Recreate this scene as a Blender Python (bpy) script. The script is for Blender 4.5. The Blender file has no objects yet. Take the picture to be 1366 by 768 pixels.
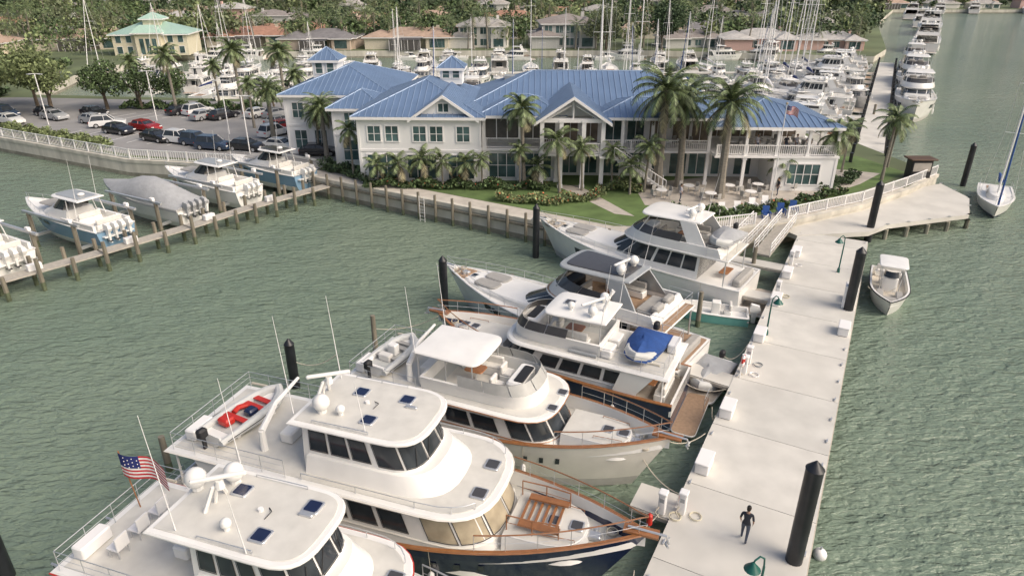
import bpy, math, random
import numpy as np
from mathutils import Vector, Matrix
random.seed(7); rng=np.random.default_rng(7)
R=math.radians
C=bpy.context.scene.collection

# ---------------------------------------------------------------- materials
def mat(name,col,rough=.5,metal=0,var=.08,scale=3.0,bump=0,bscale=20,island=0,coat=0,spec=None,streak=0):
    m=bpy.data.materials.new(name);m.use_nodes=True;nt=m.node_tree;N=nt.nodes;K=nt.links
    b=N['Principled BSDF'];b.inputs['Roughness'].default_value=rough;b.inputs['Metallic'].default_value=metal
    if coat:b.inputs['Coat Weight'].default_value=coat
    if spec is not None:b.inputs['Specular IOR Level'].default_value=spec
    tc=N.new('ShaderNodeTexCoord');nz=N.new('ShaderNodeTexNoise');nz.inputs['Scale'].default_value=scale;nz.inputs['Detail'].default_value=3
    if streak:
        mp=N.new('ShaderNodeMapping');mp.inputs['Scale'].default_value=(1,1,streak);K.new(tc.outputs['Object'],mp.inputs['Vector']);K.new(mp.outputs[0],nz.inputs['Vector'])
    else:K.new(tc.outputs['Object'],nz.inputs['Vector'])
    fac=nz.outputs['Fac']
    if island:
        g=N.new('ShaderNodeNewGeometry');mx=N.new('ShaderNodeMath');mx.operation='MULTIPLY_ADD';mx.inputs[1].default_value=island;
        K.new(g.outputs['Random Per Island'],mx.inputs[0]);ml=N.new('ShaderNodeMath');ml.operation='MULTIPLY';ml.inputs[1].default_value=1-island;K.new(fac,ml.inputs[0]);K.new(ml.outputs[0],mx.inputs[2]);fac=mx.outputs[0]
    cr=N.new('ShaderNodeValToRGB');e=cr.color_ramp.elements
    e[0].position=.25;e[1].position=.75
    e[0].color=[max(0,c*(1-var)) for c in col]+[1];e[1].color=[min(1,c*(1+var)) for c in col]+[1]
    K.new(fac,cr.inputs[0]);K.new(cr.outputs[0],b.inputs['Base Color'])
    if bump:
        n2=N.new('ShaderNodeTexNoise');n2.inputs['Scale'].default_value=bscale;n2.inputs['Detail'].default_value=2
        K.new(tc.outputs['Object'],n2.inputs['Vector']);bp=N.new('ShaderNodeBump');bp.inputs['Strength'].default_value=bump;bp.inputs['Distance'].default_value=.05
        K.new(n2.outputs['Fac'],bp.inputs['Height']);K.new(bp.outputs[0],b.inputs['Normal'])
    return m
GEL=mat('gelcoat_white',(.82,.81,.78),.25,var=.06,scale=.9)
GEL2=mat('gelcoat_cream',(.78,.75,.68),.28,var=.07,scale=.9)
NSK=mat('nonskid_deck',(.61,.595,.55),.8,var=.10,scale=1.6)
NSG=mat('nonskid_grey',(.50,.51,.49),.8,var=.06,scale=2)
TEAK=mat('teak_deck',(.34,.23,.15),.65,var=.18,scale=6)
TEAKG=mat('teak_weathered',(.42,.37,.31),.75,var=.12,scale=5)
VARN=mat('varnished_teak',(.30,.13,.05),.3,var=.2,scale=4,coat=.5)
NAVY=mat('navy_hull',(.012,.02,.06),.18,var=.1,coat=.4)
BLUEH=mat('light_blue_hull',(.22,.36,.50),.2,var=.05)
TEALH=mat('seafoam_hull',(.25,.60,.55),.25,var=.05)
GREYH=mat('grey_hull',(.35,.37,.38),.25,var=.05)
RED=mat('red_gel',(.5,.03,.02),.4);BLK=mat('black_rubber',(.02,.02,.022),.6)
ANTI=mat('antifoul_dark',(.03,.035,.05),.7,var=.3);BOOT=mat('boot_stripe',(.55,.53,.5),.4)
GLASS=mat('tinted_glass',(.035,.042,.05),.05,var=.4,scale=1.2);SMOKE=mat('smoked_acrylic',(.07,.07,.075),.12)
AMBER=mat('amber_blind_glass',(.42,.36,.26),.12,var=.25,scale=1.5)  # plain amber tone, mottled by noise
CHR=mat('stainless',(.62,.63,.64),.3,.6,var=.03)
CANB=mat('blue_canvas',(.02,.07,.25),.85,var=.15,scale=3,bump=.4,bscale=5);CANN=mat('navy_canvas',(.015,.03,.12),.85,bump=.4,bscale=5)
CANG=mat('grey_canvas',(.38,.39,.40),.9,var=.1,scale=2,bump=.5,bscale=4)
CUSH=mat('grey_cushion',(.36,.35,.33),.85);CUSHW=mat('white_vinyl',(.70,.68,.64),.55);HYP=mat('hypalon_grey',(.54,.55,.54),.6)
CONC=mat('dock_concrete',(.60,.58,.53),.85,var=.12,scale=.5)
CONC2=mat('seawall_concrete',(.56,.53,.46),.9,var=.25,scale=.9,streak=.15)
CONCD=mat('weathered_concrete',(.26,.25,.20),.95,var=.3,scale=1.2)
PILEB=mat('black_pile_sleeve',(.018,.02,.024),.38,var=.4,scale=2)
WOOD=mat('pile_wood',(.20,.18,.14),.9,var=.35,scale=3,streak=.2);WOODG=mat('algae_wood',(.10,.12,.07),.9,var=.3,scale=4)
PLANK=mat('grey_planks',(.42,.39,.34),.85,var=.15,scale=4)
WHITE=mat('white_paint',(.82,.81,.80),.55,var=.03,scale=.6);STUC=mat('white_stucco',(.81,.81,.80),.8,var=.05,scale=.5,streak=.4)
ROOFB=mat('blue_metal_roof',(.16,.24,.38),.38,.2,var=.14,scale=.3);SEAM=mat('roof_seam',(.25,.34,.48),.4,.2)
WING=mat('window_glass',(.07,.12,.12),.05,var=.7,scale=.5);SCREEN=mat('dark_screen',(.08,.075,.07),.6,var=.2)
WARM=mat('interior_shade',(.17,.14,.11),.8,var=.5,scale=.8)
ASPH=mat('asphalt',(.28,.275,.27),.9,var=.14,scale=.25);PAINTL=mat('line_paint',(.75,.75,.73),.7)
PAVE=mat('pavers',(.47,.43,.38),.85,var=.14,scale=1.5);ROADM=mat('road_asphalt',(.2,.2,.2),.9)
GRASS=mat('lawn_grass',(.11,.17,.055),.95,var=.3,scale=.6)
GND=mat('suburb_ground',(.12,.15,.075),.95,var=.5,scale=.05)
LEAF=mat('leaf_green',(.095,.14,.06),.7,var=.7,scale=.5,island=.6,spec=.3)
LEAFL=mat('leaf_light',(.18,.22,.10),.7,var=.55,scale=.5,island=.6,spec=.3)
LEAFD=mat('leaf_dark',(.065,.10,.05),.7,var=.65,scale=.4,island=.6,spec=.3)
LEAFO=mat('leaf_olive_hazed',(.15,.175,.10),.75,var=.6,scale=.1,island=.6,spec=.3)  # olive foliage, colour lightened to stand in for distance haze
PALML=mat('palm_frond',(.13,.17,.075),.55,var=.6,scale=.6,island=.6);PALMD=mat('palm_frond_dry',(.22,.20,.12),.7,var=.5,island=.6)
PTR=mat('palm_trunk',(.23,.21,.175),.9,var=.25,scale=3,streak=4);BARK=mat('bark',(.14,.11,.08),.95,var=.3)
CSH=mat('crownshaft',(.16,.24,.09),.5);FLOW=mat('flowers',(.5,.12,.06),.8,var=.8,island=.8)
GREENP=mat('green_lamp_paint',(.01,.10,.08),.4);YEL=mat('pale_yellow',(.68,.63,.48),.8)
SKIN=mat('skin',(.42,.25,.17),.6);HAIR=mat('hair',(.02,.015,.012),.7);SHIRT=mat('dark_shirt',(.03,.033,.045),.85);PANT=mat('dark_trousers',(.08,.095,.13),.85,var=.2)
SHIRT2=mat('pale_shirt',(.45,.45,.5),.85);FLAGW=mat('flag_white',(.75,.73,.7),.8);FLAGR=mat('flag_red',(.5,.03,.04),.8);FLAGB=mat('flag_blue',(.02,.03,.15),.8)
TIRE=mat('tyre',(.02,.02,.02),.8);ROPE=mat('mooring_rope',(.5,.46,.38),.9)

def water_mat():
    m=bpy.data.materials.new('harbour_water');m.use_nodes=True;nt=m.node_tree;N=nt.nodes;K=nt.links
    b=N['Principled BSDF'];b.inputs['Roughness'].default_value=.08;b.inputs['IOR'].default_value=1.34
    tc=N.new('ShaderNodeTexCoord')
    n0=N.new('ShaderNodeTexNoise');n0.inputs['Scale'].default_value=.035;n0.inputs['Detail'].default_value=5;n0.inputs['Distortion'].default_value=.6;K.new(tc.outputs['Object'],n0.inputs['Vector'])
    cr=N.new('ShaderNodeValToRGB');cr.color_ramp.elements[0].position=.3;cr.color_ramp.elements[1].position=.7
    cr.color_ramp.elements[0].color=(.160,.220,.165,1);cr.color_ramp.elements[1].color=(.215,.268,.200,1)
    K.new(n0.outputs['Fac'],cr.inputs[0]);K.new(cr.outputs[0],b.inputs['Base Color'])
    prev=None
    for sc,rot,st,dist,asp in ((.35,15,.8,.45,2.0),(1.3,-25,1.0,.26,2.4),(3.6,35,.8,.08,1.8)):
        mp=N.new('ShaderNodeMapping');mp.inputs['Rotation'].default_value=(0,0,R(rot));mp.inputs['Scale'].default_value=(1,asp,1);K.new(tc.outputs['Object'],mp.inputs['Vector'])
        n=N.new('ShaderNodeTexNoise');n.inputs['Scale'].default_value=sc;n.inputs['Detail'].default_value=2;n.inputs['Distortion'].default_value=.5;K.new(mp.outputs[0],n.inputs['Vector'])
        bp=N.new('ShaderNodeBump');bp.inputs['Strength'].default_value=st;bp.inputs['Distance'].default_value=dist;K.new(n.outputs['Fac'],bp.inputs['Height'])
        if prev:K.new(prev.outputs[0],bp.inputs['Normal'])
        prev=bp
    K.new(prev.outputs[0],b.inputs['Normal'])
    return m
WATER=water_mat()

# ---------------------------------------------------------------- mesh builder
class MB:
    def __init__(s,own=None): s.v=[];s.f=[];s.m=[];s.mats=[];s.own=own;s.T=None
    def mi(s,m):
        if m not in s.mats:s.mats.append(m)
        return s.mats.index(m)
    def add(s,vs,fs,m):
        o=len(s.v);T=s.T if s.T is not None else (s.own.T if s.own else None)
        if T is not None: vs=[tuple(T@Vector(p)) for p in vs]
        else: vs=[tuple(p) for p in vs]
        s.v+=vs;i=s.mi(m)
        for f in fs:s.f.append(tuple(k+o for k in f));s.m.append(i)
    def quad(s,a,b,c,d,m): s.add([a,b,c,d],[(0,1,2,3)],m)
    def box(s,c,d,m,rz=0):
        x,y,z=[k/2 for k in d];cs,sn=math.cos(rz),math.sin(rz)
        vs=[(c[0]+a*x*cs-b*y*sn,c[1]+a*x*sn+b*y*cs,c[2]+e*z) for e in(-1,1) for a,b in((-1,-1),(1,-1),(1,1),(-1,1))]
        s.add(vs,[(3,2,1,0),(4,5,6,7),(0,1,5,4),(1,2,6,5),(2,3,7,6),(3,0,4,7)],m)
    def bx(s,x0,x1,y0,y1,z0,z1,m): s.box(((x0+x1)/2,(y0+y1)/2,(z0+z1)/2),(x1-x0,y1-y0,z1-z0),m)
    def loft(s,rings,m,cap0=True,cap1=True,closed=True):
        n=len(rings[0]);vs=[p for r in rings for p in r];fs=[]
        for i in range(len(rings)-1):
            for j in range(n if closed else n-1):
                k=(j+1)%n;fs.append((i*n+j,i*n+k,(i+1)*n+k,(i+1)*n+j))
        if cap0:fs.append(tuple(range(n-1,-1,-1)))
        if cap1:fs.append(tuple((len(rings)-1)*n+j for j in range(n)))
        s.add(vs,fs,m)
    def tube(s,pts,r,m,n=6,cap=True):
        pts=[Vector(p) for p in pts];rr=r if isinstance(r,(list,tuple)) else [r]*len(pts);rings=[];u=None
        for i,p in enumerate(pts):
            t=(pts[min(i+1,len(pts)-1)]-pts[max(i-1,0)])
            if t.length<1e-6:t=Vector((0,0,1))
            t.normalize()
            if u is None:
                u=t.cross(Vector((0,0,1)) if abs(t.z)<.9 else Vector((1,0,0)))
            u=(u-t*u.dot(t))
            if u.length<1e-4:u=t.cross(Vector((1,.3,0)))
            u.normalize();w=t.cross(u)
            rings.append([tuple(p+(u*math.cos(a)+w*math.sin(a))*rr[i]) for a in [2*math.pi*k/n for k in range(n)]])
        s.loft(rings,m,cap,cap)
    def cyl(s,p,r,h,m,n=12,r2=None): s.tube([p,(p[0],p[1],p[2]+h)],[r,r if r2 is None else r2],m,n)
    def ell(s,c,r,m,nu=12,nv=7):
        rings=[]
        for i in range(nv+1):
            a=-math.pi/2+math.pi*i/nv
            rings.append([(c[0]+r[0]*max(.02,math.cos(a))*math.cos(t),c[1]+r[1]*max(.02,math.cos(a))*math.sin(t),c[2]+r[2]*math.sin(a)) for t in [2*math.pi*k/nu for k in range(nu)]])
        s.loft(rings,m)
    def slab(s,P,z0,z1,bev,m,crown=0,mtop=None):
        rs=[[(x,y,z0) for x,y in off(P,-bev)],[(x,y,z0+bev) for x,y in P],[(x,y,z1-bev) for x,y in P],[(x,y,z1) for x,y in off(P,-bev)]]
        if crown:
            cx=sum(p[0] for p in P)/len(P);cy=sum(p[1] for p in P)/len(P)
            s.loft(rs,m,True,False)
            I=off(P,-bev)
            r2=[(cx+(x-cx)*k,cy+(y-cy)*k,z1+crown*(1-k*k)) for k in(1,.75,.4) for x,y in I];n=len(I)
            s.loft([r2[0:n],r2[n:2*n],r2[2*n:]],mtop or m,False,True)
        else:
            s.loft(rs,m,True,mtop is None)
            if mtop:s.add(rs[-1],[tuple(range(len(P)))],mtop)
    def rbox(s,c,d,m,r=.08,bev=.04,rz=0):
        P=rrect(c[0],c[1],d[0],d[1],min(r,d[0]*.45,d[1]*.45),rz);s.slab(P,c[2]-d[2]/2,c[2]+d[2]/2,min(bev,d[2]*.4),m)
    def rail(s,pts,h,m=None,r=.017,step=1.2,mids=1,posts=True):
        m=m or CHR;pts=[Vector(p) for p in pts];up=Vector((0,0,h))
        s.tube([p+up for p in pts],r,m,5)
        for k in range(mids):s.tube([p+up*(k+1)/(mids+1) for p in pts],r*.6,m,4)
        if posts:
            acc=step
            for i in range(len(pts)):
                if i:acc+=(pts[i]-pts[i-1]).length
                if acc>=step or i==len(pts)-1:
                    s.tube([pts[i],pts[i]+up],r*.9,m,5);acc=0
    def data(s,name,ang=35):
        me=bpy.data.meshes.new(name);me.from_pydata(s.v,[],s.f)
        for m in s.mats:me.materials.append(m)
        me.polygons.foreach_set('material_index',s.m);me.polygons.foreach_set('use_smooth',[True]*len(s.f))
        me.update()
        try:me.set_sharp_from_angle(angle=R(ang))
        except Exception:pass
        return me
    def obj(s,name,parent=None,ang=35,loc=None):
        o=bpy.data.objects.new(name,s.data(name,ang));C.objects.link(o)
        if parent:o.parent=parent
        if loc:o.location=loc
        return o
def off(P,d):
    n=len(P);o=[]
    for i in range(n):
        ax,ay=P[i-1];bx,by=P[i];cx,cy=P[(i+1)%n]
        e1=Vector((by-ay,ax-bx));e2=Vector((cy-by,bx-cx))
        if e1.length>1e-6:e1.normalize()
        if e2.length>1e-6:e2.normalize()
        k=e1+e2
        if k.length<1e-6:k=e1
        k.normalize();q=max(.5,k.dot(e1) if e1.length>0 else 1)
        o.append((bx+k.x*d/q,by+k.y*d/q))
    return o
def rrect(cx,cy,sx,sy,r,rz=0,n=3):
    o=[];cs,sn=math.cos(rz),math.sin(rz)
    for qx,qy,a0 in((1,-1,-90),(1,1,0),(-1,1,90),(-1,-1,180)):
        for i in range(n+1):
            a=R(a0+90*i/n);x=qx*(sx/2-r)+r*math.cos(a);y=qy*(sy/2-r)+r*math.sin(a)
            o.append((cx+x*cs-y*sn,cy+x*sn+y*cs))
    return o
def plan(x0,x1,w,fl,p=.8,n=7,wa=None):
    wa=w if wa is None else wa
    o=[(x0,-wa),(x0+(x1-fl-x0)*.5,-(wa+w)/2)]
    for i in range(2*n+1):
        a=math.pi*i/(2*n);c=math.cos(a)
        o.append((x1-fl+fl*abs(math.sin(a))**p,-w*math.copysign(abs(c)**p if abs(c)>1e-9 else 0,c)))
    o+=[(x0+(x1-fl-x0)*.5,(wa+w)/2),(x0,wa)]
    return o
class Parts:
    def __init__(s,name):s.name=name;s.d={};s.T=None
    def __getitem__(s,k):
        if k not in s.d:s.d[k]=MB(s)
        return s.d[k]
    def finish(s,loc=(0,0,0),rz=0):
        e=bpy.data.objects.new(s.name,None);C.objects.link(e);e.location=loc;e.rotation_euler=(0,0,rz)
        for k,b in s.d.items():
            if b.v:b.obj(k,e)
        return e
    def join(s):
        a=MB()
        for b in s.d.values():
            o=len(a.v);a.v+=b.v;ix=[a.mi(m) for m in b.mats]
            a.f+=[tuple(k+o for k in f) for f in b.f];a.m+=[ix[i] for i in b.m]
        return a.data(s.name)
def inst(name,me,loc,rz=0,sc=1):
    o=bpy.data.objects.new(name,me);C.objects.link(o);o.location=loc;o.rotation_euler=(0,0,rz);o.scale=(sc,sc,sc) if not isinstance(sc,tuple) else sc
    return o
def TR(x,y,z,deg=0):return Matrix.Translation((x,y,z))@Matrix.Rotation(R(deg),4,'Z')
def usflag(mb,top,dx,dy,w=1.6,h=.95):
    nx,nz=12,13
    def f(i,j):
        k=i/nx;return (top[0]+dx*w*k+dy*.07*math.sin(k*7),top[1]+dy*w*k-dx*.10*math.sin(k*7+.4),top[2]-h*j/nz-.30*k*k*w-.05*math.sin(k*6))
    for j in range(nz):
        for i in range(nx):
            m=FLAGB if (i<5 and j<7) else (FLAGR if j%2==0 else FLAGW)
            if m is FLAGB and (i+j)%2==0 and i>0 and j>0:
                a=Vector(f(i,j));c=Vector(f(i+1,j+1));q=(a+c)/2;mb.ell(tuple(q),(.025,.025,.025),FLAGW,5,3)
            mb.quad(f(i,j),f(i+1,j),f(i+1,j+1),f(i,j+1),m)

# ---------------------------------------------------------------- boat parts
def cabin(mb,P0,z0,P1,z1,m,cap=False):
    mb.loft([[(x,y,z0) for x,y in P0],[(x,y,z1) for x,y in P1]],m,False,cap)
def panes(mb,P0,z0,P1,z1,u0,u1,v0,v1,n,gap,m,offs=.02,seg=4):
    L=[0]
    for i in range(1,len(P0)):L.append(L[-1]+math.dist(P0[i],P0[i-1]))
    tot=L[-1]
    def at(P,u):
        d=u*tot
        for i in range(1,len(P)):
            if L[i]>=d-1e-9:
                k=(d-L[i-1])/max(1e-9,L[i]-L[i-1]);return Vector((P[i-1][0]+(P[i][0]-P[i-1][0])*k,P[i-1][1]+(P[i][1]-P[i-1][1])*k))
        return Vector(P[-1])
    w=(u1-u0)/n;g=gap/tot/2
    def strip_(a,b,v0,v1,of,m,seg):
        row=[]
        for j in range(seg+1):
            u=a+(b-a)*j/seg
            tg=at(P0,min(1,u+.004))-at(P0,max(0,u-.004));nn=Vector((tg.y,-tg.x))
            if nn.length>0:nn.normalize()
            q0=at(P0,u)+nn*of;q1=at(P1,u)+nn*of
            f=lambda v:(q0.x+(q1.x-q0.x)*v,q0.y+(q1.y-q0.y)*v,z0+(z1-z0)*v)
            row.append((f(v0),f(v1)))
        vs=[p for r in row for p in r]
        mb.add(vs,[(2*j,2*j+2,2*j+3,2*j+1) for j in range(seg)],m)
    for k in range(n):
        a=u0+k*w+g;b=u0+(k+1)*w-g
        strip_(a,b,v0,v1,offs,m,seg)
        if gap>.13 and m is not CHR:
            fr=.035/tot;fv=.035/(z1-z0)
            strip_(a-fr,b+fr,v1,v1+fv,offs+.012,BLK,seg);strip_(a-fr,b+fr,v0-fv,v0,offs+.012,BLK,seg)
            strip_(a-fr,a,v0,v1,offs+.012,BLK,1);strip_(b,b+fr,v0,v1,offs+.012,BLK,1)
def sideu(P):
    L=[math.dist(P[i],P[i-1]) for i in range(1,len(P))];return (L[0]+L[1])/sum(L)
class Hull:
    def __init__(s,P,L,B,fa,fb,bul,hm,dm,rub=GEL,boot=BOOT,tb=.55,pw=2.3,anti=ANTI,cap=None,stripe=None,N=24):
        s.L=L;s.B=B;s.fa=fa;s.fb=fb;s.tb=tb;s.pw=pw;s.bul=bul
        mb=P['hull'];ts=[i/N for i in range(N+1)];ts=sorted(ts+[.97,.985]);s.ts=ts
        kk=[-1,0,.18,.5,.8,1]
        for sd in(-1,1):
            rings=[[s.pt(t,k,sd) for k in kk] for t in ts];n=len(kk)
            mm=[anti,boot,hm,hm,stripe or hm]
            for b in range(n-1):
                vs=[];fs=[]
                for r in rings:vs+=[r[b],r[b+1]]
                for i in range(len(ts)-1):
                    f=(2*i,2*i+2,2*i+3,2*i+1);fs.append(f if sd<0 else f[::-1])
                mb.add(vs,fs,mm[b])
        tr=[s.pt(0,k,-1) for k in kk]+[s.pt(0,k,1) for k in reversed(kk)]
        mb.add(tr,[tuple(range(len(tr)))[::-1]],hm)
        inn=lambda t,sd,dz,i=.12:(L*t-(.12 if t>.98 else 0),sd*max(.01,s.hb(t)-i),s.sh(t)-dz)
        for sd in(-1,1):
            vs=[];fs=[];v2=[]
            for t in ts:vs+=[s.pt(t,1,sd),inn(t,sd,-.01)];v2+=[inn(t,sd,-.01),inn(t,sd,bul,.16)]
            fs=[(2*i,2*i+2,2*i+3,2*i+1) for i in range(len(ts)-1)]
            if sd>0:fs=[f[::-1] for f in fs]
            mb.add(vs,fs,cap or GEL)
            mb.add(v2,fs,GEL)
            mb.tube([(a,b+sd*.03,c-.03) for a,b,c in [s.pt(t,1,sd) for t in ts]],.045,rub,5)
        mb.box((.06,0,s.fa-bul/2),(.12,s.hb(0)*2-.05,bul),GEL)
        vs=[]
        for t in ts:vs+=[inn(t,-1,bul,.16),inn(t,1,bul,.16)]
        P['deck'].add(vs,[(2*i,2*i+2,2*i+3,2*i+1) for i in range(len(ts)-1)],dm)
    def hb(s,t):
        if t<s.tb:return s.B/2*(1-.09*(1-t/s.tb)**2)
        return max(.03,s.B/2*(1-((t-s.tb)/(1-s.tb))**s.pw))
    def sh(s,t):return s.fa+(s.fb-s.fa)*t**1.8
    def pt(s,t,k,sd):
        z=-.6 if k<0 else s.sh(t)*k
        w=float(np.interp(k,[-1,0,.18,.5,.8,1],[.68,.86,.89,.94,.985,1]))-(.38*t**3)*(1-max(k,0))
        return (s.L*t-.10*s.L*t**5*(1-max(0,k))-(.04*s.L*t**5 if k<0 else 0),sd*s.hb(t)*w,z)
    def edge(s,t0,t1=1,inset=.1,dz=0,n=16):
        a=[t0+(t1-t0)*i/n for i in range(n+1)]
        A=[(s.L*t-.1*(t>.99),-max(.02,s.hb(t)-inset),s.sh(t)+dz) for t in a];B=[(x,-y,z) for x,y,z in A[::-1]]
        return A,B
    def hullwin(s,mb,t0,t1,k0,k1,n,m=GLASS,fill=1.0):
        for sd in(-1,1):
            for i in range(n):
                w=(t1-t0)/n;a=t0+w*i+w*(1-fill)/2+.004;b=t0+w*(i+1)-w*(1-fill)/2-.004
                q=[]
                for j in range(4):
                    t=a+(b-a)*j/3
                    for k in(k0,k1):
                        x,y,z=s.pt(t,k,sd);q.append((x,y+sd*.03,z))
                mb.add(q,[(2*j,2*j+2,2*j+3,2*j+1) for j in range(3)],m)
def dome(mb,x,y,z,r=.32):
    mb.cyl((x,y,z),r*.55,.2,GEL,10);mb.ell((x,y,z+.2+r*.7),(r,r,r),GEL,14,9)
def radar(mb,x,y,z,a=30):
    mb.cyl((x,y,z),.16,.3,GEL,10,.12);mb.rbox((x,y,z+.4),(1.7,.16,.14),GEL,.06,.04,R(a))
def ant(mb,x,y,z,h=4,tx=0,ty=0):mb.tube([(x,y,z),(x+tx,y+ty,z+h)],[.022,.008],WHITE,5)
def hatch(mb,x,y,z,s=.6,m=GLASS):
    mb.rbox((x,y,z+.03),(s,s,.08),CHR,.08,.02);mb.rbox((x,y,z+.065),(s*.78,s*.78,.04),m,.06,.01)
def seat(mb,x,y,z,w,d,m=CUSHW,rz=0):
    T=mb.own.T;base=(T or Matrix())@TR(x,y,z,rz);mb.T=base
    mb.rbox((0,0,.22),(d,w,.42),GEL,.08,.04);mb.rbox((.02,0,.48),(d*.92,w*.94,.12),m,.1,.05);mb.rbox((-d/2+.1,0,.68),(.18,w*.96,.46),m,.07,.05);mb.T=None
def rib(P,x,y,z,deg,L=3.6,tubes=HYP,cover=None,cons=True,hullm=GEL,acc=None):
    T0=P.T;P.T=(T0 or Matrix())@TR(x,y,z,deg);m=P['tender'];w=.75;
    path=[(-L/2,-w,.35),(0,-w,.38),(L*.28,-w*.85,.42),(L*.42,-w*.5,.5),(L*.5,0,.56),(L*.42,w*.5,.5),(L*.28,w*.85,.42),(0,w,.38),(-L/2,w,.35)]
    m.tube(path,[.14]+[.23]*7+[.14],tubes,10)
    m.loft([[(-L/2+.05,-w*.9,.3),(-L/2+.05,-w*.5,0),(-L/2+.05,w*.5,0),(-L/2+.05,w*.9,.3)],[(L*.2,-w*.8,.3),(L*.2,-w*.3,.02),(L*.2,w*.3,.02),(L*.2,w*.8,.3)],[(L*.45,-.1,.5),(L*.45,-.05,.4),(L*.45,.05,.4),(L*.45,.1,.5)]],hullm)
    m.box((-L/2+.06,0,.38),(.08,1.4,.4),GEL)
    for s in(-1,1):m.box((s*L*.25,0,-.02),(.15,1.3,.22),WHITE)
    if cover:
        rs=[]
        for k,zz in((1.12,.3),(1.1,.5),(.75,.78),(.2,.95)):rs.append([(a*k+(-.1*(1-k)),b*k*1.2,zz+.08*math.sin(i*2.1)) for i,(a,b,_) in enumerate(path)])
        m.loft(rs,cover)
    else:
        m.box((-.1,0,.3),(L*.62,1.1,.04),NSG)
        if cons:m.rbox((.1,0,.62),(.4,.5,.6),GEL,.08,.05);m.rbox((-.55,0,.5),(.4,.7,.36),CUSHW)
        for s in(-.5,.5,1.0):m.box((s,0,.5),(.26,1.25,.05),acc or CUSH)
        if acc:
            m.rbox((-.9,.1,.55),(.5,.6,.35),acc,.1,.08);m.rbox((.15,-.2,.5),(.5,.45,.3),NAVY,.1,.08);m.tube([(-.3,.35,.5),(0,.42,.55),(.4,.3,.5)],.12,acc,7)
    m.rbox((-L/2-.22,0,.75),(.42,.32,.46),BLK,.1,.08);m.box((-L/2-.2,0,.3),(.14,.1,.6),BLK)
    m.tube([(-L/2+.2,-w-.22,.42),(0,-w-.24,.44),(L*.28,-w*.85-.22,.48)],.02,BLK,4);m.tube([(-L/2+.2,w+.22,.42),(0,w+.24,.44),(L*.28,w*.85+.22,.48)],.02,BLK,4)
    P.T=T0
def foredeck(P,H,L,z,wide):
    m=P['foredeck_gear'];zb=H.sh(.9)-H.bul
    m.rbox((L*.90,0,zb+.12),(.5,.35,.25),CHR,.08,.05);m.cyl((L*.90,.28,zb),.12,.3,CHR,8)
    m.box((L*.985,0,H.sh(1)-.02),(1.3,.45,.09),wide);m.tube([(L*.96,0,H.sh(1)+.08),(L+.62,0,H.sh(1)+.02),(L+.72,0,H.sh(1)-.3)],.05,CHR,6);m.tube([(L+.72,-.25,H.sh(1)-.25),(L+.6,0,H.sh(1)-.35),(L+.72,.25,H.sh(1)-.25)],.045,CHR,5)
    for s in(-1,1):
        m.tube([(L*.86,s*.7,H.sh(.86)-H.bul+.1),(L*.86+.35,s*.7,H.sh(.86)-H.bul+.1)],.04,CHR,5)
        m.rbox((L*.83,s*H.hb(.83)*.72,H.sh(.83)-H.bul+.12),(.5,.25,.22),WHITE,.08,.05)
        m.tube([(L*.93+.22*math.cos(a),s*.35+.22*math.sin(a),H.sh(.93)-H.bul+.05+.012*a) for a in [k*.6 for k in range(22)]],.03,ROPE,4)
def fenders(P,H,ts,z=.9):
    m=P['fenders']
    for t in ts:
        for sd in(-1,1):
            x,y,zz=H.pt(t,.5,sd);y+=sd*.16
            m.tube([(x,y,z-.45),(x,y,z-.35),(x,y,z+.3),(x,y,z+.42)],[.06,.13,.13,.04],WHITE,8);m.tube([(x,y,z+.4),(x,H.pt(t,1,sd)[1],H.sh(t))],.012,ROPE,4)
def wipers(mb,P0,z0,P1,z1,us):
    for i in us:
        a=Vector((*P0[i],z0)).lerp(Vector((*P1[i],z1)),.42);c=Vector((*P0[i+1],z0)).lerp(Vector((*P1[i+1],z1)),.75)
        o=Vector((.05,0,.03));mb.tube([a+o,c+o],.014,BLK,4)

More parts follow.
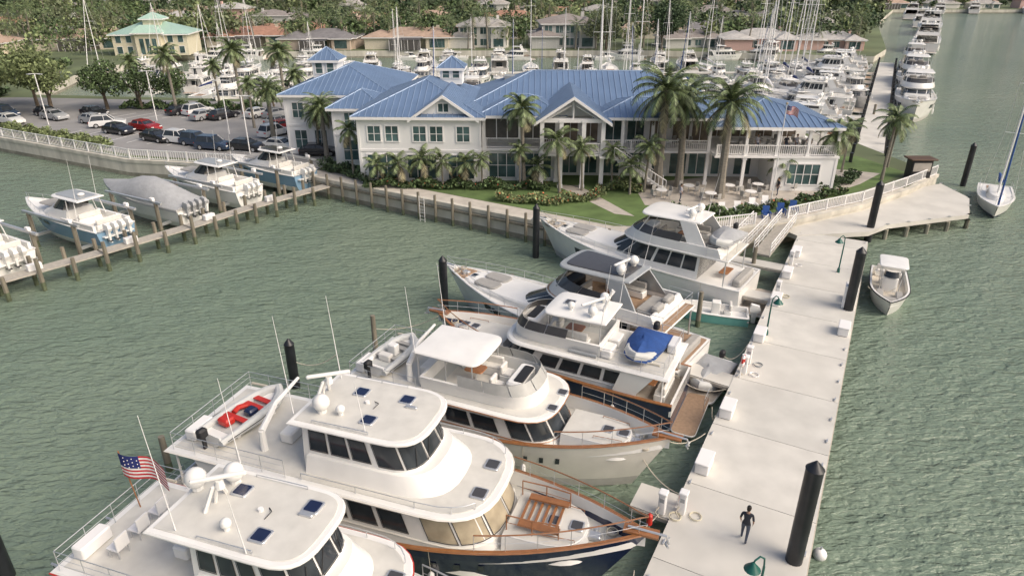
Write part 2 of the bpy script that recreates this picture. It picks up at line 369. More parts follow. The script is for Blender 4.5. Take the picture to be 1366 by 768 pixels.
def trawler(name,L,B,o):
    P=Parts(name);cap=o.get('cap',VARN)
    fa=o.get('fa',2.05);fb=o.get('fb',3.35);bul=.7
    H=Hull(P,L,B,fa,fb,bul,o.get('hull',GEL2),o.get('deck',NSK),rub=cap,boot=o.get('boot',BOOT),cap=cap,stripe=o.get('stripe'),tb=.5,pw=2.2)
    hm=o.get('house',GEL);x0=.15*L;x1=o.get('x1',.76)*L;w=B/2-.5;z0=1.2;z1=o.get('z1',3.9);fl=.13*L
    S=P['deckhouse'];G=P['windows']
    P0=plan(x0,x1,w,fl,.75);P1=plan(x0,x1-1.25,w-.12,fl*.9,.75)
    cabin(S,P0,z0,P1,z1,hm);u=sideu(P0)
    S.quad((x0,-w,z0),(x0,w,z0),(x0,w-.12,z1),(x0,-w+.12,z1),hm)
    sg=o.get('sglass',GLASS)
    panes(G,P0,z0,P1,z1,.06*u,u*.93,.54,.84,o.get('ns',5),.28,sg);panes(G,P0,z0,P1,z1,1-u*.93,1-.06*u,.54,.84,o.get('ns',5),.28,sg)
    panes(G,P0,z0,P1,z1,u*1.0,1-u*1.0,.52,.9,o.get('nf',6),.16,o.get('fglass',GLASS),seg=3)
    S2=P['door'];S2.box((x0-.02,0,2.25),(.05,1.6,1.9),GLASS)
    S.tube([(a*.985+b*.015,c,z0+.46*(z1-z0)) for (a,c),(b,_) in zip(off([(p[0]+(q[0]-p[0])*.46,p[1]+(q[1]-p[1])*.46) for p,q in zip(P0,P1)],.02),P1)],.035,o.get('trim',cap),4)
    t0=x1-.5;tz=H.sh(.84)-bul
    TP0=plan(t0,L*.9,w*.62,L*.1,.8);TP1=plan(t0,L*.885,w*.55,L*.09,.8)
    cabin(P['trunk_cabin'],TP0,tz-.3,TP1,tz+.42,GEL);P['trunk_cabin'].slab(TP1,tz+.40,tz+.47,.03,GEL,.05,NSK)
    for hx,hy in((.82,0),(.865,0)):hatch(P['deck_hatches'],L*hx,hy,tz+.5,.55,SMOKE)
    for s in(-1,1):P['trunk_cabin'].tube([(L*.79,s*w*.42,tz+.5),(L*.79,s*w*.42,tz+.6),(L*.87,s*w*.36,tz+.6),(L*.87,s*w*.36,tz+.5)],.02,cap,4)
    if o.get('bench'):
        for hy in(-.75,.75):P['foredeck_gear'].box((L*.80,hy,tz+.75),(1.6,.3,.08),VARN)
        for k in range(6):P['foredeck_gear'].box((L*.76+k*.28,0,tz+.62),(.1,1.3,.05),VARN)
        for hy in(-1,1):P['foredeck_gear'].rail([(L*.74,hy*1.0,tz+.5),(L*.79,hy*1.0,tz+.5),(L*.84,hy*.9,tz+.5)],.7,VARN,.03,.7,1)
    RP=plan(.02*L,x1-.75,B/2-.22,fl,.72)
    P['boat_deck'].slab(RP,z1,z1+.16,.05,GEL,0,None);P['boat_deck'].slab(off(RP,-.28),z1+.1,z1+.19,.02,NSK,.05)
    P['boat_deck'].tube([(x,y,z1+.08) for x,y in off(RP,.015)],.03,o.get('trim',cap),4)
    for sd in(-1,1):
        for xx in(.04*L,.13*L):S.tube([(xx,sd*(B/2-.4),fa-.1),(xx,sd*(B/2-.4),z1)],.05,GEL,6)
        S.loft([[(x0-1.2,sd*(B/2-.33),z1),(x0+.5,sd*(B/2-.33),z1),(x0+.9,sd*(B/2-.3),fa),(x0-.3,sd*(B/2-.3),fa)],[(x0-1.2,sd*(B/2-.27),z1),(x0+.5,sd*(B/2-.27),z1),(x0+.9,sd*(B/2-.24),fa),(x0-.3,sd*(B/2-.24),fa)]],GEL)
    zt=z1+.17;top=P['hardtop_gear']
    if o['style']=='pilot':
        ww=w-.5
        A0=plan(.34*L,.645*L,ww+.2,.12*L,.75);A1=plan(.34*L,.60*L,ww-.05,.10*L,.7)
        cabin(P['pilothouse_brow'],A0,zt-.05,A1,zt+.72,hm);P['pilothouse_brow'].slab(A1,zt+.66,zt+.75,.03,hm)
        Q0=plan(.33*L,.595*L,ww-.1,.09*L,.6);Q1=plan(.33*L,.55*L,ww-.28,.08*L,.6);zz=zt+2.1
        cabin(P['pilothouse'],Q0,zt-.05,Q1,zz,hm);P['pilothouse'].quad((.33*L,-ww+.1,zt),(.33*L,ww-.1,zt),(.33*L,ww-.28,zz),(.33*L,-ww+.28,zz),hm);uq=sideu(Q0)
        P['pilothouse'].box((.33*L-.02,.4,zt+1),(.05,.8,1.8),GLASS)
        for a,b in((.08*uq,.97*uq),(1-.97*uq,1-.08*uq)):panes(G,Q0,zt,Q1,zz,a,b,.46,.86,3,.2,GLASS)
        panes(G,Q0,zt,Q1,zz,uq*1.02,1-uq*1.02,.44,.9,5,.16,o.get('pglass',GLASS),seg=3)
        wipers(P['wipers'],Q0,zt,Q1,zz,(6,8,10))
        HP=plan(o.get('h0',.31)*L,.585*L,ww+.12,.10*L,.62)
        P['hardtop'].slab(HP,zz,zz+.17,.06,GEL,0);P['hardtop'].slab(off(HP,-.22),zz+.12,zz+.2,.02,NSK,.06)
        for hx,hy in o.get('hh',((.50,.8),(.46,-.9),(.40,.7))):hatch(P['deck_hatches'],hx*L,hy,zz+.22,.6,NAVY)
        for hx,hy in((.685,-.9),(.68,.8)):hatch(P['deck_hatches'],hx*L,hy,zt+.04,.62,SMOKE)
        th=zz+.22
        radar(top,.35*L,0,th+.7,o.get('ra',35));top.tube([(.33*L,-.5,th),(.34*L,-.15,th+.75),(.34*L,.15,th+.75),(.33*L,.5,th)],.07,GEL,6);top.tube([(.33*L,.0,th),(.34*L,0,th+.7)],.06,GEL,6)
        if o.get('domes',2)>1:dome(top,.33*L,1.0,th,.34);dome(top,(o.get('h0',.31)+.02)*L,.35,th,.36)
        else:dome(top,.36*L,-.95,th,.34)
        dome(top,.40*L,-.9,th-.05,.18)
        for hx,hy,hh in((.31,-1.4,4.2),(.33,1.4,3.8),(.47,-1.5,2.2)):ant(top,hx*L,hy,th,hh,-.25,0)
        top.rbox((.52*L,.35,th+.07),(.5,.14,.12),CHR,.05,.03)
        top.rail([(.36*L,-ww+.15,th-.08),(.42*L,-ww+.15,th-.06),(.48*L,-ww+.15,th-.06)],.16,CHR,.02,1,0);top.rail([(.36*L,ww-.15,th-.08),(.42*L,ww-.15,th-.06),(.48*L,ww-.15,th-.06)],.16,CHR,.02,1,0)
        top.tube([(.45*L,-.2,th+.02),(.455*L,.1,th+.12),(.44*L,.3,th+.02)],.02,BLK,4);top.cyl((.43*L,.1,th-.03),.09,.16,WHITE,8)
        rp=[(x,y,zt+.02) for x,y in off(plan(.34*L,x1-.9,B/2-.4,fl,.72),-.05)][0:7];P['roof_rail'].rail(rp,.3,CHR,.02,1.1,0)
        P['roof_rail'].rail([(x,-y,z) for x,y,z in rp],.3,CHR,.02,1.1,0)
        aft=.31
    else:
        A0=plan(.27*L,.63*L,w-.35,.12*L,.75);A1=plan(.27*L,.62*L,w-.2,.12*L,.75);zc=zt+.72
        cabin(P['flybridge'],A0,zt-.05,A1,zc,hm);A2=off(A1,-.12)
        P['flybridge'].loft([[(x,y,zc) for x,y in A1],[(x,y,zc+.02) for x,y in A2],[(x,y,zt+.05) for x,y in A2]],GEL,False,False)
        P['flybridge'].slab(A2,zt-.02,zt+.06,.01,NSG);ua=sideu(A1)
        B1=plan(.27*L,.60*L,w-.3,.11*L,.75);panes(G,A1,zc,B1,zc+.5,ua*.55,1-ua*.55,0,1,o.get('nw',7),.05,o.get('wscreen',SMOKE),.0)
        panes(G,B1,zc+.5,B1,zc+.53,ua*.55,1-ua*.55,0,1,1,.0,CHR,.0,16)
        P['flybridge'].rbox((.55*L,0,zt+.55),(.8,2.0,.95),GEL,.2,.1);P['flybridge'].rbox((.56*L,0,zt+1.04),(.5,1.5,.08),BLK,.1,.03)
        F=P['flybridge_seats'];seat(F,.49*L,-.6,zt+.05,.7,.6,CUSHW);seat(F,.49*L,.6,zt+.05,.7,.6,CUSHW)
        seat(F,.40*L,w-1.0,zt+.05,2.2,.6,CUSHW,-90);F.rbox((.40*L,.1,zt+.65),(1.0,.8,.07),VARN,.15,.03);F.cyl((.40*L,.1,zt),.06,.62,CHR)
        zh=zt+o.get('zh',1.95);hp=o.get('ht',(.20,.46));HP=plan(hp[0]*L,hp[1]*L,w-.35,.05*L,.5,wa=w-.45)
        P['hardtop'].slab(HP,zh,zh+.13,.05,o.get('htm',GEL),.12)
        for xx in(hp[0]*L+.3,(hp[0]+hp[1])/2*L,hp[1]*L-.4):
            for sd in(-1,1):P['hardtop'].tube([(xx,sd*(w-.5),zt),(xx,sd*(w-.5),zh+.02)],.035,CHR,6)
        if o.get('mast'):
            mx=hp[0]*L+.9;top.tube([(mx-.3,0,zh+.15),(mx-.7,0,zh+1.5)],[.12,.06],GEL,8);radar(top,mx+.3,0,zh+.2,60);dome(top,mx,.95,zh+.14,.26);dome(top,mx,-.95,zh+.14,.26);top.box((mx-.6,0,zh+1.1),(.1,1.3,.07),GEL);dome(top,mx+1.3,.7,zh+.14,.2)
            hatch(P['deck_hatches'],hp[1]*L-1.1,0,zh+.22,.6,SMOKE)
        for sd in(-1,1):ant(top,hp[0]*L+.2,sd*1.5,zh+.1,3.4,-.3,0)
        for hx,hy in((.665,-.7),(.665,.7)):hatch(P['deck_hatches'],hx*L,hy,zt+.0,.5,SMOKE) if x1>.71*L else None
        aft=.27
    A,Bp=H.edge(.70);P['bow_rail'].rail(A+Bp,.72,step=1.0,mids=1)
    P['bow_rail'].tube([(p[0],p[1],p[2]+.74) for p in A+Bp],.03,o.get('railtop',cap),5)
    bd=[(aft*L,-(B/2-.35),zt),(.04*L,-(B/2-.35),zt),(.04*L,(B/2-.35),zt),(aft*L,(B/2-.35),zt)]
    pp=[]
    for a,b in zip(bd,bd[1:]):
        n=max(2,int(math.dist(a,b)/1.0))
        pp+=[tuple(a[i]+(b[i]-a[i])*k/n for i in range(3)) for k in range(n)]
    P['boat_deck_rail'].rail(pp+[bd[-1]],.85,step=.9,mids=2)
    if o.get('tender')=='rib':rib(P,.12*L,.1,zt+.05,o.get('tdeg',80),3.9,HYP,cons=False,acc=RED)
    if o.get('tender')=='grey':rib(P,.11*L,0,zt+.05,85,3.4,HYP)
    if o.get('tender')=='cover':rib(P,.14*L,0,zt+.05,88,3.2,HYP,cover=CANB)
    if o.get('davit',1):
        D=P['davit'];D.cyl((.22*L,-1.3,zt),.16,1.0,GEL,10,.13);D.tube([(.22*L,-1.3,zt+.95),(.215*L-.2,.1,zt+1.35),(.20*L,1.9,zt+1.5)],[.15,.12,.07],GEL,8);D.tube([(.20*L,1.88,zt+1.45),(.20*L,1.88,zt+.9)],.012,BLK,4)
    for k in range(2):P['boat_deck_gear'].rbox((.25*L,-.2+1.3*k,zt+.3),(.6,1.0,.5),GEL,.1,.06)
    P['boat_deck_gear'].rbox((.055*L,-B*.22,zt+.3),(.5,1.2,.5),WHITE,.08,.05)
    P['boat_deck_gear'].tube([(.06*L,B*.38,zt+.45),(.06*L,B*.38,zt+.5),(.10*L,B*.38,zt+.5)],.06,ROPE,6)
    P['boat_deck_gear'].tube([(.28*L,B*.36,zt+.12),(.38*L,B*.36,zt+.12)],[.1,.1],GREYH,8)
    P['swim_platform'].slab(rrect(-.65,0,1.3,B*.86,.3),.35,.47,.03,GEL,0,TEAK);P['swim_platform'].rail([(-1.2,-B*.35,.45),(-1.2,-B*.1,.45)],.8,step=.5)
    seat(P['cockpit_seats'],.06*L,0,fa-bul,2.2,.6,CUSHW);P['cockpit_seats'].rbox((.11*L,0,fa-bul+.65),(.8,1.3,.06),VARN,.1,.02)
    H.hullwin(P['portlights'],.46,.74,.56,.70,6,GLASS,.42)
    foredeck(P,H,L,0,cap);fenders(P,H,(.2,.42,.62))
    return P,H

def sport(name,L,B,o):
    P=Parts(name);H=Hull(P,L,B,o.get('fa',1.75),o.get('fb',2.75),.12,o.get('hull',GEL),o.get('deck',GEL),rub=CHR,tb=.48,pw=2.0,boot=o.get('boot',BOOT))
    w=B/2-.55;S=P['deckhouse'];G=P['windows'];x0=.18*L
    z1=o.get('z1',3.65)
    a1,b1=o.get('xs',(.72,.50))
    P0=plan(x0,a1*L,w,.30*L,.85);P1=plan(x0,b1*L,w-.35,.16*L,.85);cabin(S,P0,1.5,P1,z1,GEL);u=sideu(P0)
    S.quad((x0,-w,1.2),(x0,w,1.2),(x0,w-.35,z1),(x0,-w+.35,z1),GLASS)
    panes(G,P0,1.5,P1,z1,.04*u,.96*u,.42,.9,3,.12,GLASS);panes(G,P0,1.5,P1,z1,1-.96*u,1-.04*u,.42,.9,3,.12,GLASS)
    panes(G,P0,1.5,P1,z1,u*.99,1-u*.99,o.get('fv',.42),.93,4,.10,GLASS,seg=6)
    FP=plan(.06*L,b1*L+.5,B/2-.42,.2*L,.85);P['flybridge_deck'].slab(FP,z1,z1+.13,.04,GEL,0,o.get('fdeck',TEAKG))
    zt=z1+.13;C0=plan(.09*L,b1*L+.35,B/2-.5,.2*L,.85);C1=plan(.11*L,b1*L-.15,B/2-.62,.18*L,.85);zc=zt+.62
    cabin(P['flybridge'],C0,zt-.04,C1,zc,o.get('coam',GEL));C2=off(C1,-.12);P['flybridge'].loft([[(x,y,zc) for x,y in C1],[(x,y,zc) for x,y in C2],[(x,y,zt+.01) for x,y in C2]],GEL,False,False)
    W1=plan(.11*L,b1*L-.9,B/2-.75,.15*L,.85);uc=sideu(C1);panes(G,C1,zc,W1,zc+.55,uc*.7,1-uc*.7,0,1,5,.03,SMOKE,0,5)
    F=P['flybridge_seats'];P['flybridge'].rbox((.43*L,.3,zt+.5),(.9,1.8,.85),BLK if o.get('dark') else GEL,.2,.1)
    seat(F,.385*L,.5,zt,1.3,.6,CUSH);seat(F,.28*L,-(w-.75),zt,2.6,.65,CUSH,90);seat(F,.28*L,w-.75,zt,2.2,.65,CUSH,-90);F.rbox((.28*L,0,zt+.6),(1.2,.8,.07),VARN,.1,.03);F.cyl((.28*L,0,zt),.07,.6,CHR)
    F.rbox((.15*L,0,zt+.25),(1.3,2.4,.4),CUSH,.2,.1)
    for k in(-1,1):F.rbox((.12*L,k*.7,zt+.62),(.5,1.0,.5),CUSH,.15,.12)
    zh=zt+1.95;h0,h1=o.get('ht',(.20,.46));HP=plan(h0*L,h1*L,w-.3,.06*L,.6,wa=w-.6)
    P['hardtop'].slab(HP,zh,zh+.14,.06,o.get('htm',GEL),.08)
    if o.get('htp'):P['hardtop'].slab(off(HP,-.45),zh+.1,zh+.235,.03,o.get('htp',SMOKE),.03)
    for sd in(-1,1):
        P['hardtop'].loft([[(x+.0,sd*(w-.15)+dy,zt+.3) for x,dy in((h0*L-.9,-.06),(h0*L+.5,-.06),(h0*L+.5,.06),(h0*L-.9,.06))],[(x,sd*(w-.55)+dy,zh+.05) for x,dy in((h0*L+.3,-.05),(h0*L+1.5,-.05),(h0*L+1.5,.05),(h0*L+.3,.05))]],o.get('arch',GEL))
        P['hardtop'].tube([(h1*L-.1,sd*(w-.5),zc),(h1*L-.9,sd*(w-.6),zh+.04)],.04,o.get('arch',GEL),6)
        ant(P['hardtop_gear'],h0*L+.5,sd*1.3,zh+.1,3.0,-.5,0)
    T=P['hardtop_gear'];dome(T,h0*L+.9,.8,zh+.14,.3);dome(T,h0*L+.9,-.8,zh+.14,.3);radar(T,h0*L+1.2,0,zh+.25,80)
    fz=lambda t:H.sh(t)-.12
    P['foredeck'].slab(plan(.55*L,.90*L,w*.75,.25*L,.9),fz(.75)-.35,fz(.78)+.22,.1,GEL,.06)
    for k in(-1,1):P['sunpads'].rbox((.775*L,k*.62,fz(.78)+.3),(1.9,1.1,.16),CUSH,.35,.07)
    hatch(P['deck_hatches'],.86*L,0,fz(.86)+.12,.5)
    P['teak_sidedeck'].slab(plan(.88*L,.965*L,.7,.06*L,.9),fz(.92)-.1,fz(.93)+.04,.02,o.get('td',TEAKG))
    A,Bp=H.edge(.42,inset=.12);P['bow_rail'].rail(A+Bp,.62,step=1.3,mids=1)
    H.hullwin(P['hull_windows'],.40,.62,.5,.76,3);H.hullwin(P['hull_windows'],.66,.76,.55,.75,2)
    P['cockpit'].slab(rrect(.09*L,0,.17*L,B-.7,.15),1.0,1.75,.04,GEL,0,TEAK);P['cockpit'].rbox((.03*L,0,2.0),(.6,B*.6,.55),CUSH,.15,.1);P['cockpit'].rbox((.10*L,0,2.2),(.7,1.4,.07),VARN,.1,.03);P['cockpit'].cyl((.10*L,0,1.7),.07,.5,CHR)
    P['swim_platform'].slab(rrect(-1.0,0,2.1,B*.88,.35),.3,.46,.04,GEL,0,TEAKG)
    fr=[(.07*L,-(B/2-.55),zt),(.07*L,0,zt),(.07*L,(B/2-.55),zt)];P['fly_rail'].rail(fr+[(.15*L,B/2-.5,zt)],.85,step=.8,mids=2);P['fly_rail'].rail([(.07*L,-(B/2-.55),zt),(.15*L,-(B/2-.5),zt)],.85,step=.8,mids=2)
    for s in(-1,1):P['cockpit'].tube([(.07*L,s*(B/2-.45),1.7),(.07*L,s*(B/2-.5),z1)],.05,CHR,6)
    if o.get('tender')=='plat':rib(P,-1.0,-.1,.45,92,3.5,HYP,cover=CANG)
    if o.get('tender')=='top':rib(P,.12*L,0,zt+.5,88,3.2,HYP,cover=CANG)
    foredeck(P,H,L,0,GEL);fenders(P,H,(.15,.4,.6),.8)
    return P,H

def outboard(m,x,y,z,c=GEL):
    m.loft([[(x-.05,y-.17,z+.55),(x-.62,y-.15,z+.5),(x-.62,y+.15,z+.5),(x-.05,y+.17,z+.55)],[(x-.02,y-.2,z+.8),(x-.72,y-.18,z+.75),(x-.72,y+.18,z+.75),(x-.02,y+.2,z+.8)],[(x-.08,y-.15,z+1.12),(x-.62,y-.13,z+1.02),(x-.62,y+.13,z+1.02),(x-.08,y+.15,z+1.12)]],c)
    m.loft([[(x-.2,y-.06,z-.5),(x-.45,y-.06,z-.5),(x-.45,y+.06,z-.5),(x-.2,y+.06,z-.5)],[(x-.12,y-.11,z+.56),(x-.5,y-.11,z+.56),(x-.5,y+.11,z+.56),(x-.12,y+.11,z+.56)]],c)
    m.box((x-.4,y,z-.3),(.5,.3,.03),BLK);m.tube([(x-.15,y,z-.42),(x-.62,y,z-.42)],[.06,.05],c,6)
def cruiser(name,L,B,o):
    P=Parts(name);H=Hull(P,L,B,1.25,1.9,.12,o.get('hull',GEL),GEL,rub=GEL,tb=.45,pw=2.1,boot=o.get('hull',GEL),anti=GEL,N=18)
    if o.get('cover'):
        rs=[]
        for t in[0,.1,.25,.4,.55,.7,.8,.9,1]:
            pk={0:.3,.1:.8,.25:1.55,.4:1.8,.55:1.5,.7:.8,.8:.5,.9:.25,1:.05}[t]
            h=H.hb(t)+.06;zz=H.sh(t);rs.append([(L*t,-h,zz-.25),(L*t,-h,zz+.02),(L*t,-h*.6,zz+pk*.7+.1*math.sin(t*17)),(L*t,-h*.2,zz+pk),(L*t,h*.2,zz+pk),(L*t,h*.6,zz+pk*.7-.08*math.sin(t*13)),(L*t,h,zz+.02),(L*t,h,zz-.25)])
        P['boat_cover'].loft(rs,CANG,closed=False,cap0=False,cap1=False)
        P['boat_cover'].add(rs[0],[tuple(range(8))[::-1]],CANG)
        for t in(.15,.35,.5,.65):
            h=H.hb(t)+.09;P['boat_cover'].tube([(L*t,-h,H.sh(t)+.02),(L*t,-h,.4)],.015,BLK,4)
    else:
        zf=1.14
        P['cockpit'].slab(rrect(.2*L,0,.36*L,B-.7,.2),zf-.1,zf+.03,.01,GEL,0,NSK)
        for s in(-1,1):P['cockpit'].bx(.03*L,.38*L,s*(B/2-.32)-.12,s*(B/2-.32)+.12,zf,zf+.55,GEL)
        S=P['cabin'];w=B/2-.5
        P0=plan(.36*L,.76*L,w,.26*L,.85);P1=plan(.36*L,.60*L,w-.2,.18*L,.85);cabin(S,P0,1.3,P1,2.15,GEL);S.slab(P1,2.1,2.2,.03,GEL,.05)
        Q0=plan(.34*L,.585*L,w-.22,.14*L,.8);Q1=plan(.34*L,.47*L,w-.38,.10*L,.8)
        panes(P['windshield'],Q0,2.15,Q1,3.15,.1,.9,0,1,5,.05,GLASS,0,5)
        HP=plan(.20*L,.53*L,w-.15,.08*L,.7);P['hardtop'].slab(HP,3.2,3.32,.05,o.get('top',GEL),.06)
        if o.get('topm'):P['hardtop'].slab(off(HP,-.35),3.28,3.40,.02,o['topm'],.02)
        for xx in(.24*L,.33*L):
            for s in(-1,1):P['hardtop'].tube([(xx,s*(w-.1),zf+.5),(xx+.2,s*(w-.3),3.22)],.04,GEL,6)
        seat(P['seats'],.40*L,0,zf,1.8,.6,CUSHW);seat(P['seats'],.28*L,0,zf,2.0,.7,CUSHW);seat(P['seats'],.07*L,0,zf,B-1.4,.6,CUSHW)
        P['foredeck_pads'].rbox((.66*L,0,2.1),(2.0,1.6,.14),CUSH,.3,.06)
        P['hardtop_gear'].ell((.3*L,0,3.5),(.3,.3,.15),GEL);ant(P['hardtop_gear'],.25*L,.9,3.3,3.5,-.4,0);ant(P['hardtop_gear'],.25*L,-.9,3.3,3.5,-.4,0)
        A,Bp=H.edge(.5,inset=.15);P['bow_rail'].rail(A+Bp,.45,step=1.2,mids=0)
        H.hullwin(P['hull_windows'],.5,.72,.55,.75,2,GLASS,.8)
    n=o.get('eng',3)
    for k in range(n):outboard(P['outboard_motors'],-.05,(k-(n-1)/2)*.62,.75,o.get('ec',GEL))
    P['swim_platform'].box((-.1,0,.75),(.6,B*.7,.1),GEL)
    return P,H
def sailboat(name,L,B,mh,o={}):
    P=Parts(name);H=Hull(P,L,B,1.05,1.5,.08,GEL,GEL,rub=GEL,tb=.42,pw=1.9,boot=NAVY,N=16)
    P['cockpit'].slab(rrect(.16*L,0,.2*L,B*.5,.15),.85,1.02,.02,GEL,0,TEAK)
    P0=plan(.28*L,.72*L,B*.28,.2*L,.9);P1=plan(.3*L,.68*L,B*.22,.16*L,.9);cabin(P['cabin'],P0,1.0,P1,1.6,GEL);P['cabin'].slab(P1,1.56,1.64,.02,GEL,.05);u=sideu(P0)
    panes(P['windows'],P0,1.0,P1,1.6,.1,.9*u,.35,.75,2,.2,GLASS);panes(P['windows'],P0,1.0,P1,1.6,1-.9*u,.9,.35,.75,2,.2,GLASS)
    mx=.56*L;M=P['mast'];M.tube([(mx,0,1.5),(mx,0,mh)],[.10,.07],WHITE,8);M.tube([(mx,0,2.6),(.14*L,0,2.5)],.07,WHITE,6)
    for zz in(.45,.72):M.tube([(mx,-B*.28,mh*zz),(mx,B*.28,mh*zz)],.03,WHITE,5)
    M.tube([(mx-.2,0,2.85),(mx*.7,0,2.82),(.16*L,0,2.68)],[.26,.2,.1],o.get('cv',CANB),8)
    g=P['rigging']
    for s in(-1,1):g.tube([(mx-.1,s*B*.46,1.3),(mx,s*B*.28,mh*.45),(mx,s*B*.28,mh*.72),(mx,0,mh)],.014,CHR,4)
    g.tube([(.02*L,0,1.3),(mx,0,mh)],.014,CHR,4);g.tube([(.98*L,0,1.6),(mx+.2*(1),0,mh*.95)],[.09,.05],o.get('jib',CANB),6)
    A,Bp=H.edge(.05);P['lifelines'].rail(A+Bp,.6,step=1.4,mids=1,r=.014)
    return P,H
def place(P,stern,deg,z=0):return P.finish((stern[0],stern[1],z),R(deg))

# ---- near fleet
P,H=trawler('white_motor_yacht',16.6,5.2,dict(style='pilot',hull=GEL2,cap=GEL,trim=RED,railtop=CHR,tender=None,davit=0,ns=4,h0=.25,hh=((.52,.75),(.47,-.8),(.36,.7))))
rib(P,-1.35,-.2,.75,88,3.4,HYP,cover=CANN)
for s in(-1,1):P['tender_davits'].tube([(-.1,s*1.2,1.6),(-.5,s*1.2,2.5),(-1.5,s*1.2,2.6)],.05,CHR,6);P['tender_davits'].tube([(-1.45,s*1.2,2.6),(-1.4,s*1.2,1.6)],.015,BLK,4)
F=P['ensign_flag'];zt=4.07
F.tube([(.9,.9,zt),(.6,.9,zt+2.5)],.025,VARN,6);usflag(F,(.6,.9,zt+2.45),.985,.17,1.7,1.0)
G=P['boat_deck_chairs']
for k in range(3):G.T=TR(2.0,-1.1+k*.9,zt,180);G.box((0,0,.42),(.5,.5,.05),WHITE);G.box((-.24,0,.7),(.05,.5,.5),WHITE);[G.box((a,b_,.2),(.04,.04,.4),CHR) for a in(-.2,.2) for b_ in(-.2,.2)]
G.T=None
place(P,(-14.8,18.8),-18)
P,H=trawler('pilothouse_motor_yacht',20,5.6,dict(style='pilot',hull=NAVY,cap=VARN,trim=GEL2,tender='rib',bench=1,domes=1,fglass=AMBER,pglass=GLASS,ns=6))
place(P,(-13.9,25.3),-18.8)
P,H=trawler('cream_trawler_yacht',16.3,4.9,dict(style='fly',hull=GEL2,cap=VARN,trim=VARN,tender='grey',ns=4,nf=6,ht=(.24,.46),x1=.73,z1=3.45,zh=1.75,fb=3.2,wscreen=mat('clear_vinyl',(.45,.45,.43),.15)))
place(P,(-7.8,31.2),-23.4)
P,H=trawler('navy_trawler_yacht',15.2,4.7,dict(style='fly',hull=NAVY,cap=VARN,trim=GEL,tender='cover',mast=1,ns=4,ht=(.26,.50),x1=.70,z1=3.3,zh=1.8,davit=0,deck=TEAKG,fb=3.1))
place(P,(9.0,30.6),153.6)
P,H=sport('sport_flybridge_yacht',19,5.2,dict(htm=GREYH,htp=SMOKE,arch=GREYH,dark=1,tender='plat',fdeck=TEAK,td=TEAK))
place(P,(10.6,34.2),143.8)
P,H=sport('white_flybridge_yacht',18,5.2,dict(tender='top',xs=(.70,.52),fa=1.9,fb=3.0,fdeck=NSK))
place(P,(17.0,44.4),144.5)
P=Parts('seafoam_tender_boat');H=Hull(P,5.2,1.9,.7,.95,.35,TEALH,GEL,rub=GEL,boot=TEALH,N=14)
P['console'].rbox((2.2,0,.9),(.6,.6,.9),GEL);seat(P['seats'],1.4,0,.4,.9,.5);P['bow_pad'].rbox((3.7,0,.55),(1.1,.9,.15),CUSHW);outboard(P['outboard_motor'],0,0,.3)
place(P,(16.2,41.6),165)
P=Parts('center_console_boat');H=Hull(P,7.6,2.6,1.0,1.35,.5,GEL,mat('beige_sole',(.58,.53,.45),.7),rub=BLK,boot=GEL,N=18,tb=.5)
P['console'].rbox((3.4,0,1.1),(1.0,1.0,1.2),GEL,.2,.1);panes(P['windshield'],plan(3.0,4.0,.5,.4),1.7,plan(3.0,3.8,.45,.35),2.1,.1,.9,0,1,1,0,GLASS,0,8)
P['t_top'].slab(rrect(3.0,0,2.5,1.9,.3),2.55,2.65,.04,GEL,.05)
for x in(2.2,3.9):
    for s in(-.75,.75):P['t_top'].tube([(x,s*.8,.55),(x,s,2.58)],.03,CHR,6)
seat(P['seats'],2.3,0,.5,1.1,.6);seat(P['seats'],.7,0,.5,1.8,.5)
for s in(-1,1):P['bow_cushions'].rbox((5.3,s*.62,.95),(1.5,.45,.14),CUSH,.12,.05)
P['bow_cushions'].rbox((6.1,0,.95),(.6,.9,.12),CUSH,.12,.05)
outboard(P['outboard_motor'],0,-.35,.5,WHITE);outboard(P['outboard_motor'],0,.35,.5,WHITE)
place(P,(29.3,48.8),-116)
P,H=sailboat('moored_sailboat',10.5,3.2,17)
place(P,(51.9,71.2),-122)
def lift(cx,cy,deg,L):
    P=Parts('boat_lift');P.T=TR(cx,cy,0,deg)
    for sx in(1.6,L*.62):
        for s in(-1,1):
            P['piles'].tube([(sx,s*2.5,-1),(sx,s*2.5,.6)],.19,WOODG,8);P['piles'].tube([(sx,s*2.5,.6),(sx,s*2.5,3.1)],[.19,.17],WOOD,8)
            P['cables'].tube([(sx,s*2.3,3.0),(sx,s*2.3,1.2)],.02,CHR,4)
        P['cradle'].box((sx,0,1.05),(.2,5.0,.25),CHR)
    for s in(-1,1):P['top_beams'].box(((1.6+L*.62)/2,s*2.5,3.15),(L*.62,.2,.2),CHR);P['bunks'].box((L*.35,s*.8,1.3),(L*.5,.2,.2),WOOD);P['motors'].rbox((2.0,s*2.5,3.4),(.5,.3,.3),WHITE)
    P.finish()
for (sx,sy),L,kw in(((-37.8,47.8),11,dict(eng=3)),((-33.2,54.0),13,dict(eng=4,hull=BLUEH,topm=GREYH)),((-29.2,59.8),13,dict(cover=1,eng=4,ec=CANG)),((-25.9,65.2),12.5,dict(eng=3,topm=GREYH)),((-21.9,70.9),11.2,dict(eng=3,hull=BLUEH,topm=SMOKE))):
    P,H=cruiser('covered_boat' if kw.get('cover') else 'outboard_cruiser_boat',L,3.7,kw);place(P,(sx,sy),151,1.2);lift(sx,sy,151,L)
P=Parts('boat_lift_pier');pts=[(-44,37.0),(-37.4,45.4),(-33.0,50.9),(-28.6,56.8),(-25.0,62.4),(-19.5,69.4)]
